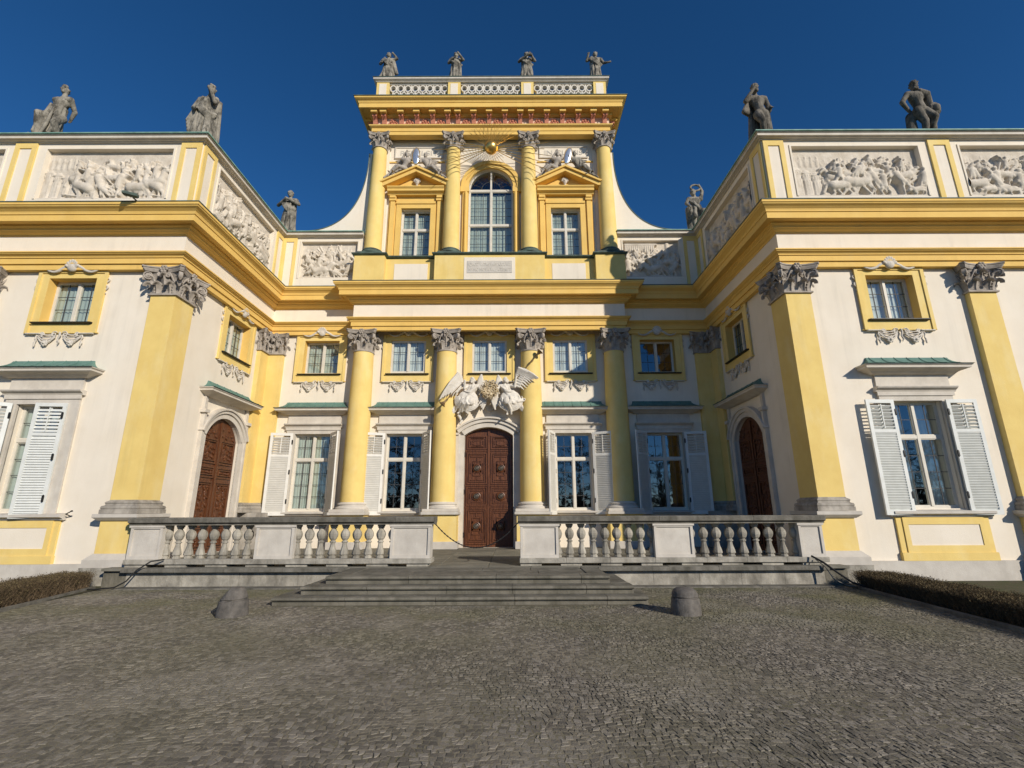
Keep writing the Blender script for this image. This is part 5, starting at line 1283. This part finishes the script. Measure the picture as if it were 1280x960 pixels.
# ------------------------------------------------------------------ balustrades
BAL = MB().lathe([(0.0903,.0),(0.0903,.04),(0.0731,.05),(0.0731,.07),(0.0989,.08),(0.1032,.10),(0.0903,.16),(0.0645,.24),(0.0516,.31),(0.0499,.34),(0.0731,.35),(0.0731,.375),(0.0516,.385),(0.0516,.40),(0.0860,.44),(0.1075,.50),(0.1101,.54),(0.0946,.59),(0.0602,.635),(0.0499,.66),(0.0731,.675),(0.0731,.70),(0.0903,.71),(0.0903,.75)], n=8, smooth=False)
BALM = BAL.mesh('baluster', 'wornstone')
def balustrade(x_end, x_ped, x_mid, label, s):
    t = thing('balustrade', label, 'balustrade', (s*4.6, 11.9, ZT), 'stone balustrades on the terrace edge')
    y0, y1 = 11.74, 12.12; yc = (y0+y1)/2
    peds = [x_end, x_mid, x_ped]                                          # each (a, b)
    lo = min(p[0] for p in peds); hi = max(p[1] for p in peds)
    base = MB()
    for a, b in ((lo-.02, hi+.04),): course(base, a, b, y0-.07, y1+.07, ZT+.06, ZT+.17, 1.05, rnd)
    x = lo
    while x < hi: base.box(x, min(hi, x+.48), y0-.02, y1, ZT-.01, ZT+.06); x += .92
    base.build('base_course', 'wornstone', t)
    r = MB(); x = lo-.06
    r_a = hi+.08
    while x < r_a-.05:
        e = min(r_a, x+rnd.uniform(1.6, 2.2)); e = r_a if r_a-e < .6 else e
        r.loft([[(u, p, z) for p, z in ((y0-.02, 1.335), (y0-.02, 1.37), (y0-.09, 1.40), (y0-.10, 1.49), (y0-.07, 1.51), (y1+.07, 1.51), (y1+.1, 1.49), (y1+.09, 1.40), (y1+.02, 1.37), (y1+.02, 1.335))] for u in (x+.003, e-.003)]); x = e
    r.build('rail', 'ledge', t)
    for a, b in peds:
        p = MB().box(a, b, y0+.01, y1-.01, ZT+.17, 1.335).build('pedestal', 'stone', t)
        q = MB()
        for u, v, c, d in ((a, b, 1.26, 1.335), (a-.03, b+.03, 1.29, 1.334), (a, b, ZT+.17, ZT+.24), (a, a+.06, ZT+.24, 1.26), (b-.06, b, ZT+.24, 1.26)): q.box(u, v, y0-.022 if u >= a else y0-.045, y0+.01, c, d)
        link('moulding', q.mesh('moulding', 'stone'), p)
    ps = sorted(peds)
    for (a, b), (c, d) in zip(ps, ps[1:]):
        n = 8; w = (c-b)/n
        for k in range(n+1):
            o = link('baluster', BALM, t, (b+w*k, yc, ZT+.165), PI/8)
    return t
balustrade((-8.02, -7.28), (-1.98, -1.06), (-5.10, -4.22), 'weathered stone balustrade with vase balusters, left of the steps', -1)
balustrade((7.47, 8.02), (1.02, 1.90), (4.12, 5.02), 'weathered stone balustrade with vase balusters, right of the steps', 1)
# chain across the steps
ch = MB(); pts = []
for k in range(61):
    t = k/60; pts.append((-1.06+2.08*t, 11.95, 1.42-.62*(1-(2*t-1)**2)))
for i in range(60):
    a, b = Vector(pts[i]), Vector(pts[i+1]); ch.tube([a, b], .011 if i % 2 else .016, 5)
tag(ch.build('chain', 'iron'), 'thin dark chain sagging between the two balustrade ends at the top of the steps', 'chain')

# ------------------------------------------------------------------ bollards
def bollard(label, x, y, tilt, chip, rz):
    mb = MB(); n = 28
    prof = [(.262,-.05),(.258,.05),(.248,.15),(.236,.25),(.234,.262),(.212,.268),(.212,.282),(.228,.292),(.220,.34),(.195,.385),(.15,.418),(.09,.434),(.02,.44)]
    if chip: prof = [(.262,-.05),(.258,.05),(.248,.15),(.238,.235),(.236,.25),(.212,.256),(.212,.272),(.226,.282),(.205,.36),(.18,.42),(.15,.452),(.09,.47),(.02,.475)]
    mb.lathe(prof, n=n)
    if chip:
        mb.v = [(px-(.10*max(0, pz-.28)/.28 if px < 0 else -.0)*-1*abs(px)/.2, py, pz-.16*max(0, -px)/.2*(pz > .28)*(pz-.28)/.28) for px, py, pz in mb.v]
    if chip: mb.v = [(px*(1-.07*max(0, 1-abs(pz-.262+.25*px)/.02)), py*(1-.07*max(0, 1-abs(pz-.262+.25*px)/.02)), pz) for px, py, pz in mb.v]
    mb.v = [(px*(1+.03*noise.noise(Vector((px*6, py*6, pz*6)))), py*(1+.03*noise.noise(Vector((px*6+5, py*6, pz*6)))), pz+.008*noise.noise(Vector((px*7, py*7, pz*7+3)))) for px, py, pz in mb.v]
    o = mb.build('bollard', 'bollard', None, (x, y, 0), rz, 30); o.rotation_euler.y = tilt; o.scale = (.93, .93, .93)
    tag(o, label, 'bollard', 'stone bollards in front of the steps')
bollard('chipped leaning grey stone bollard standing left of the steps', -3.76, 8.62, -.03, True, 0)
bollard('round-topped grey stone bollard standing right of the steps', 3.68, 8.62, 0, False, .4)

# ------------------------------------------------------------------ hoses by the terrace ends
mb = MB(); mb.tube([(7.62, 11.62, .62), (7.74, 11.4, .50), (7.9, 11.25, .32), (8.08, 11.05, .13), (8.3, 10.9, .05), (8.7, 10.8, .03)], .022, 7)
tag(mb.build('hose', 'iron'), 'thick black hose running down past the right balustrade end to the hedge', 'hose')
mb = MB(); mb.tube([(7.70, 11.62, .55), (7.78, 11.42, .40), (7.86, 11.32, .16), (8.05, 11.2, .05), (8.35, 11.1, .03)], .012, 6)
tag(mb.build('hose', 'statue'), 'thin grey hose looping under the thick black hose on the right', 'hose')
mb = MB(); mb.tube([(-7.05, 11.60, .60), (-7.2, 11.4, .58), (-7.45, 11.35, .40), (-7.6, 11.3, .18), (-7.8, 11.25, .06), (-8.2, 11.2, .03), (-8.7, 11.2, .03)], .016, 7)
tag(mb.build('hose', 'iron'), 'thin dark hose curving down the left end of the terrace wall', 'hose')

# ------------------------------------------------------------------ hedges
def hedge(label, pa, pb, w, h, dens, seed):
    g = random.Random(seed); pa, pb = Vector(pa), Vector(pb); d = (pb-pa); L = d.length; d.normalize(); n = Vector((-d.y, d.x))
    t = thing('hedge', label, 'hedge', ((pa.x+pb.x)/2, (pa.y+pb.y)/2, 0), 'clipped low hedges')
    tv = []; tf = []; lv = []; lf = []
    for k in range(int(L*dens)):
        u = g.random()*L; v = g.uniform(-.5, .5)*w; top = h*(.86+.14*noise.noise(Vector((u*2, v*4, seed)))+.06*g.random())
        b = pa+d*u+n*v; lean = Vector((g.gauss(0, .09), g.gauss(0, .09)))
        z0 = g.uniform(0, .5)*h; z1 = min(top, z0+g.uniform(.15, .4)); r = g.uniform(.002, .005)
        p = Vector((b.x, b.y, z0)); q = Vector((b.x+lean.x, b.y+lean.y, z1)); sd = Vector((g.uniform(-1, 1), g.uniform(-1, 1), 0)).normalized()*r
        s2 = Vector((-sd.y, sd.x, 0)); i = len(tv)
        tv += [p+sd, p-sd*.5+s2, p-sd*.5-s2, q]; tf += [(i, i+1, i+3), (i+1, i+2, i+3), (i+2, i, i+3)]
        for m in range(3):
            c = p.lerp(q, g.uniform(.3, 1))+Vector((g.gauss(0, .02), g.gauss(0, .02), g.gauss(0, .01))); a = Vector((g.gauss(0, 1), g.gauss(0, 1), g.gauss(0, 1))).normalized()*g.uniform(.006, .015)
            e = a.cross(Vector((g.gauss(0, 1), g.gauss(0, 1), g.gauss(0, 1)))).normalized()*a.length*.55; i = len(lv)
            lv += [c-a, c+e, c+a, c-e]; lf += [(i, i+1, i+2, i+3)]
    for nm, v, f, m in (('twigs', tv, tf, 'twig'), ('foliage', lv, lf, 'leaf')):
        me = bpy.data.meshes.new(nm); me.from_pydata([tuple(x) for x in v], [], f); me.materials.append(M[m]); link(nm, me, t)
hedge('low dry brown clipped hedge along the left flower bed', (-8.75, 11.35), (-8.05, 6.2), .62, .44, 7000, 1)
hedge('low dark brown clipped hedge along the right flower bed', (8.62, 11.25), (8.25, 5.2), .62, .40, 7000, 2)
# beds with edging
for s in (-1, 1):
    xa = 8.0 if s < 0 else 7.9
    v = [(s*8.30, 12.2, .012), (s*XE, 12.2, .012), (s*XE, 0, .012), (s*7.35, 0, .012), (s*7.9, 8, .012), (s*8.2, 11.4, .012)]
    b = bpy.data.meshes.new('garden_bed'); b.from_pydata([Vector(p) for p in v], [], [tuple(range(6)) if s > 0 else tuple(range(6))[::-1]]); b.materials.append(M['soil']); structure(link('garden_bed', b))
    k = MB(); e = [(s*8.27, 11.6), (s*8.12, 10.6), (s*7.86, 8), (s*7.62, 4), (s*7.35, 0)]
    if s < 0: e = [(-8.40, 11.5), (-8.12, 10.2), (-7.72, 8), (-7.4, 5), (-7.2, 0)]
    k.sweep(e, [(0, -.03), (0, .05), (.07, .055), (.07, -.03)] if s < 0 else [(0, -.03), (0, .05), (-.07, .055), (-.07, -.03)])
    structure(k.build('bed_edging', 'ledge'))

# ------------------------------------------------------------------ ground: joints sheet and thousands of hand-laid setts
for nm, mm, q in (('ground', 'bounce_ground', (-120, -150, 120, 60, -.018)), ('paving_bed', 'joint', (-9.5, 1.2, 10.5, 12.3, -.0052))):
    me = bpy.data.meshes.new(nm); me.from_pydata([(q[0], q[1], q[4]), (q[2], q[1], q[4]), (q[2], q[3], q[4]), (q[0], q[3], q[4])], [], [(0, 1, 2, 3)]); me.materials.append(M[mm]); structure(link(nm, me))
rg = np.random.default_rng(5)
cells = []
y = 2.2; row = 0
while y < 11.7:
    dy = .062*rg.uniform(.9, 1.1); half = 2.6+(y-2)*1.12+1.2; x = .84-min(half, 9.6)+rg.uniform(0, .1)
    lim = .84+min(half, 8.6)
    ws = rg.uniform(.036, .076, int((lim-x)/.046)); e = x+np.cumsum(ws); e = e[e < lim]
    for a, b in zip(e[:-1], e[1:]): cells.append((a, b, y, y+dy))
    y += dy; row += 1
cells = np.array(cells); n = len(cells)
j = lambda: rg.uniform(-.012, .012, n)
gap = .003
x0, x1, y0, y1 = cells.T
cx, cy = (x0+x1)/2, (y0+y1)/2
hz = rg.uniform(-.0022, .0022, n)+.0016*np.sin(cx*1.7+cy*2.3)
base = [(x0+gap, y0+gap), (x1-gap, y0+gap), (x1-gap, y1-gap), (x0+gap, y1-gap)]
V = np.zeros((n, 9, 3))
for k, (px, py) in enumerate(base):
    px = px+j(); py = py+j(); V[:, k, 0] = px; V[:, k, 1] = py; V[:, k, 2] = -.035
    ins = .13; V[:, 4+k, 0] = px+(cx-px)*ins; V[:, 4+k, 1] = py+(cy-py)*ins; V[:, 4+k, 2] = -.0015+hz+rg.uniform(-.0022, .0022, n)
V[:, 8, 0] = cx; V[:, 8, 1] = cy; V[:, 8, 2] = V[:, 4:8, 2].mean(1)+.0006
def arc(X, Y): 
    w = 1.7; u = (X/w) % 1.0; return Y+.10*(1-(2*u-1)**2)-.03
wx = sum(a*np.sin(V[:, :, 0]*fx+V[:, :, 1]*fy+p) for a, fx, fy, p in ((.014, 5.1, 3.7, 0), (.012, -8.3, 6.1, 1), (.010, 17., -11., 2), (.04, 1.3, 1.9, 4)))
wy = sum(a*np.sin(V[:, :, 0]*fx+V[:, :, 1]*fy+p) for a, fx, fy, p in ((.016, 4.3, -4.9, 3), (.013, 9.1, 5.3, 5), (.010, -16., 13., 1), (.04, 1.7, -1.1, 2)))
V[:, :, 0] += wx; V[:, :, 1] += wy
V[:, :, 1] = arc(V[:, :, 0]+.5*np.sin(V[:, :, 1]*.55+.08*V[:, :, 0]), V[:, :, 1])
keep = (V[:, 8, 1] < 11.35) & ~((np.abs(V[:, 8, 0]+.1) < 3.42) & (V[:, 8, 1] > 9.36))
bx = 7.95+.0*V[:, 8, 1]; keep &= V[:, 8, 0] < np.interp(V[:, 8, 1], [0, 4, 8, 10.6, 11.6], [7.35, 7.6, 7.84, 8.10, 8.25]); keep &= -V[:, 8, 0] < np.interp(V[:, 8, 1], [0, 5, 8, 10.2, 11.5], [7.2, 7.38, 7.7, 8.1, 8.38])
V = V[keep]; n = len(V)
F = np.array([(0,1,5,4),(1,2,6,5),(2,3,7,6),(3,0,4,7)]); T = np.array([(4,5,8),(5,6,8),(6,7,8),(7,4,8)])
off = (np.arange(n)*9)[:, None, None]
quads = (F[None]+off).reshape(-1, 4); tris = (T[None]+off).reshape(-1, 3)
me = bpy.data.meshes.new('paving')
me.vertices.add(n*9); me.vertices.foreach_set('co', V.reshape(-1))
loops = np.concatenate([quads.ravel(), tris.ravel()]); me.loops.add(len(loops)); me.loops.foreach_set('vertex_index', loops.astype(np.int32))
st = np.concatenate([np.arange(len(quads))*4, len(quads)*4+np.arange(len(tris))*3]); me.polygons.add(len(st)); me.polygons.foreach_set('loop_start', st.astype(np.int32))
me.polygons.foreach_set('use_smooth', np.zeros(len(st), bool))
me.update(calc_edges=True); me.validate(); me.materials.append(M['setts'])
structure(link('paving', me))

# ------------------------------------------------------------------ the wood across the forecourt, mirrored in the window panes
g = random.Random(12); mb = MB()
for k in range(26):
    x = -75+k*6+g.uniform(-2, 2); y = -62-g.uniform(0, 12); H = g.uniform(12, 17)
    mb.tube([(x, y, -.1), (x+g.uniform(-.3, .3), y, H*.45), (x+g.uniform(-.8, .8), y, H)], [.35, .25, .04], 6)
    for i in range(34):
        z = H*g.uniform(.22, .95); a = g.uniform(0, 2*PI); L = (H-z)*.5+1.2; e = (x+L*math.cos(a), y+L*math.sin(a), z+L*g.uniform(.2, .8))
        mb.tube([(x, y, z), e], [.10, .02], 4)
        for j in range(10):
            t = g.uniform(.3, 1); p = Vector((x, y, z)).lerp(Vector(e), t); q = p+Vector((g.gauss(0, .9), g.gauss(0, .9), g.uniform(0, 1.3))); w = Vector((.09, 0, .05)); mb.add([p-w, p+w, q], [(0, 1, 2)])
    for i in range(120): 
        p = Vector((x+g.gauss(0, 2.2), y+g.gauss(0, 1.2), g.uniform(0, 4.5))); mb.add([p, p+Vector((.8, .1, .3)), p+Vector((.3, -.1, .9))], [(0, 1, 2)])
o = mb.build('far_wood', 'twig'); o['kind'] = 'stuff'; o['label'] = 'bare brown winter wood on the far side of the forecourt'; o['category'] = 'wood'

# ------------------------------------------------------------------ light, sky, camera
sd = Vector((.83, -1, .565)).normalized()
L = bpy.data.lights.new('sun', 'SUN'); L.energy = 4.5; L.angle = R(.53); L.color = (1, .915, .79)
lo = bpy.data.objects.new('sun', L); C.objects.link(lo); lo.location = (30, -30, 40); lo.rotation_euler = (-sd).to_track_quat('-Z', 'Y').to_euler()
w = bpy.data.worlds.new('World'); bpy.context.scene.world = w; w.use_nodes = True
nt = w.node_tree; bg = nt.nodes['Background']; sk = nt.nodes.new('ShaderNodeTexSky'); sk.sky_type = 'NISHITA'; sk.sun_disc = False
sk.sun_elevation = math.asin(sd.z); sk.sun_rotation = math.atan2(sd.x, sd.y); sk.altitude = 1500; sk.air_density = .75; sk.dust_density = .0; sk.ozone_density = 4.0
hs = nt.nodes.new('ShaderNodeHueSaturation'); hs.inputs['Saturation'].default_value = 1.2; nt.links.new(sk.outputs[0], hs.inputs['Color'])
nt.links.new(hs.outputs[0], bg.inputs[0]); bg.inputs[1].default_value = .115
cd = bpy.data.cameras.new('camera'); cam = bpy.data.objects.new('camera', cd); C.objects.link(cam)
pitch, roll = .255, -.004
fw = Vector((0, math.cos(pitch), math.sin(pitch))); rt = Vector((1, 0, 0)); up = rt.cross(fw)
rt2 = rt*math.cos(roll)+up*math.sin(roll); up2 = up*math.cos(roll)-rt*math.sin(roll)
m = Matrix((rt2, up2, -fw)).transposed().to_4x4(); m.translation = Vector((.84, 0, 1.65)); cam.matrix_world = m
cd.sensor_width = 36; cd.lens = 605/1280*36; cd.clip_end = 1000; cd.clip_start = .05
sc = bpy.context.scene; sc.camera = cam
sc.view_settings.view_transform = 'Standard'; sc.view_settings.look = 'None'; sc.view_settings.exposure = 0; sc.view_settings.gamma = 1
sc.render.engine = 'CYCLES'; sc.cycles.max_bounces = 6; sc.cycles.transparent_max_bounces = 12; sc.cycles.caustics_reflective = False; sc.cycles.caustics_refractive = False
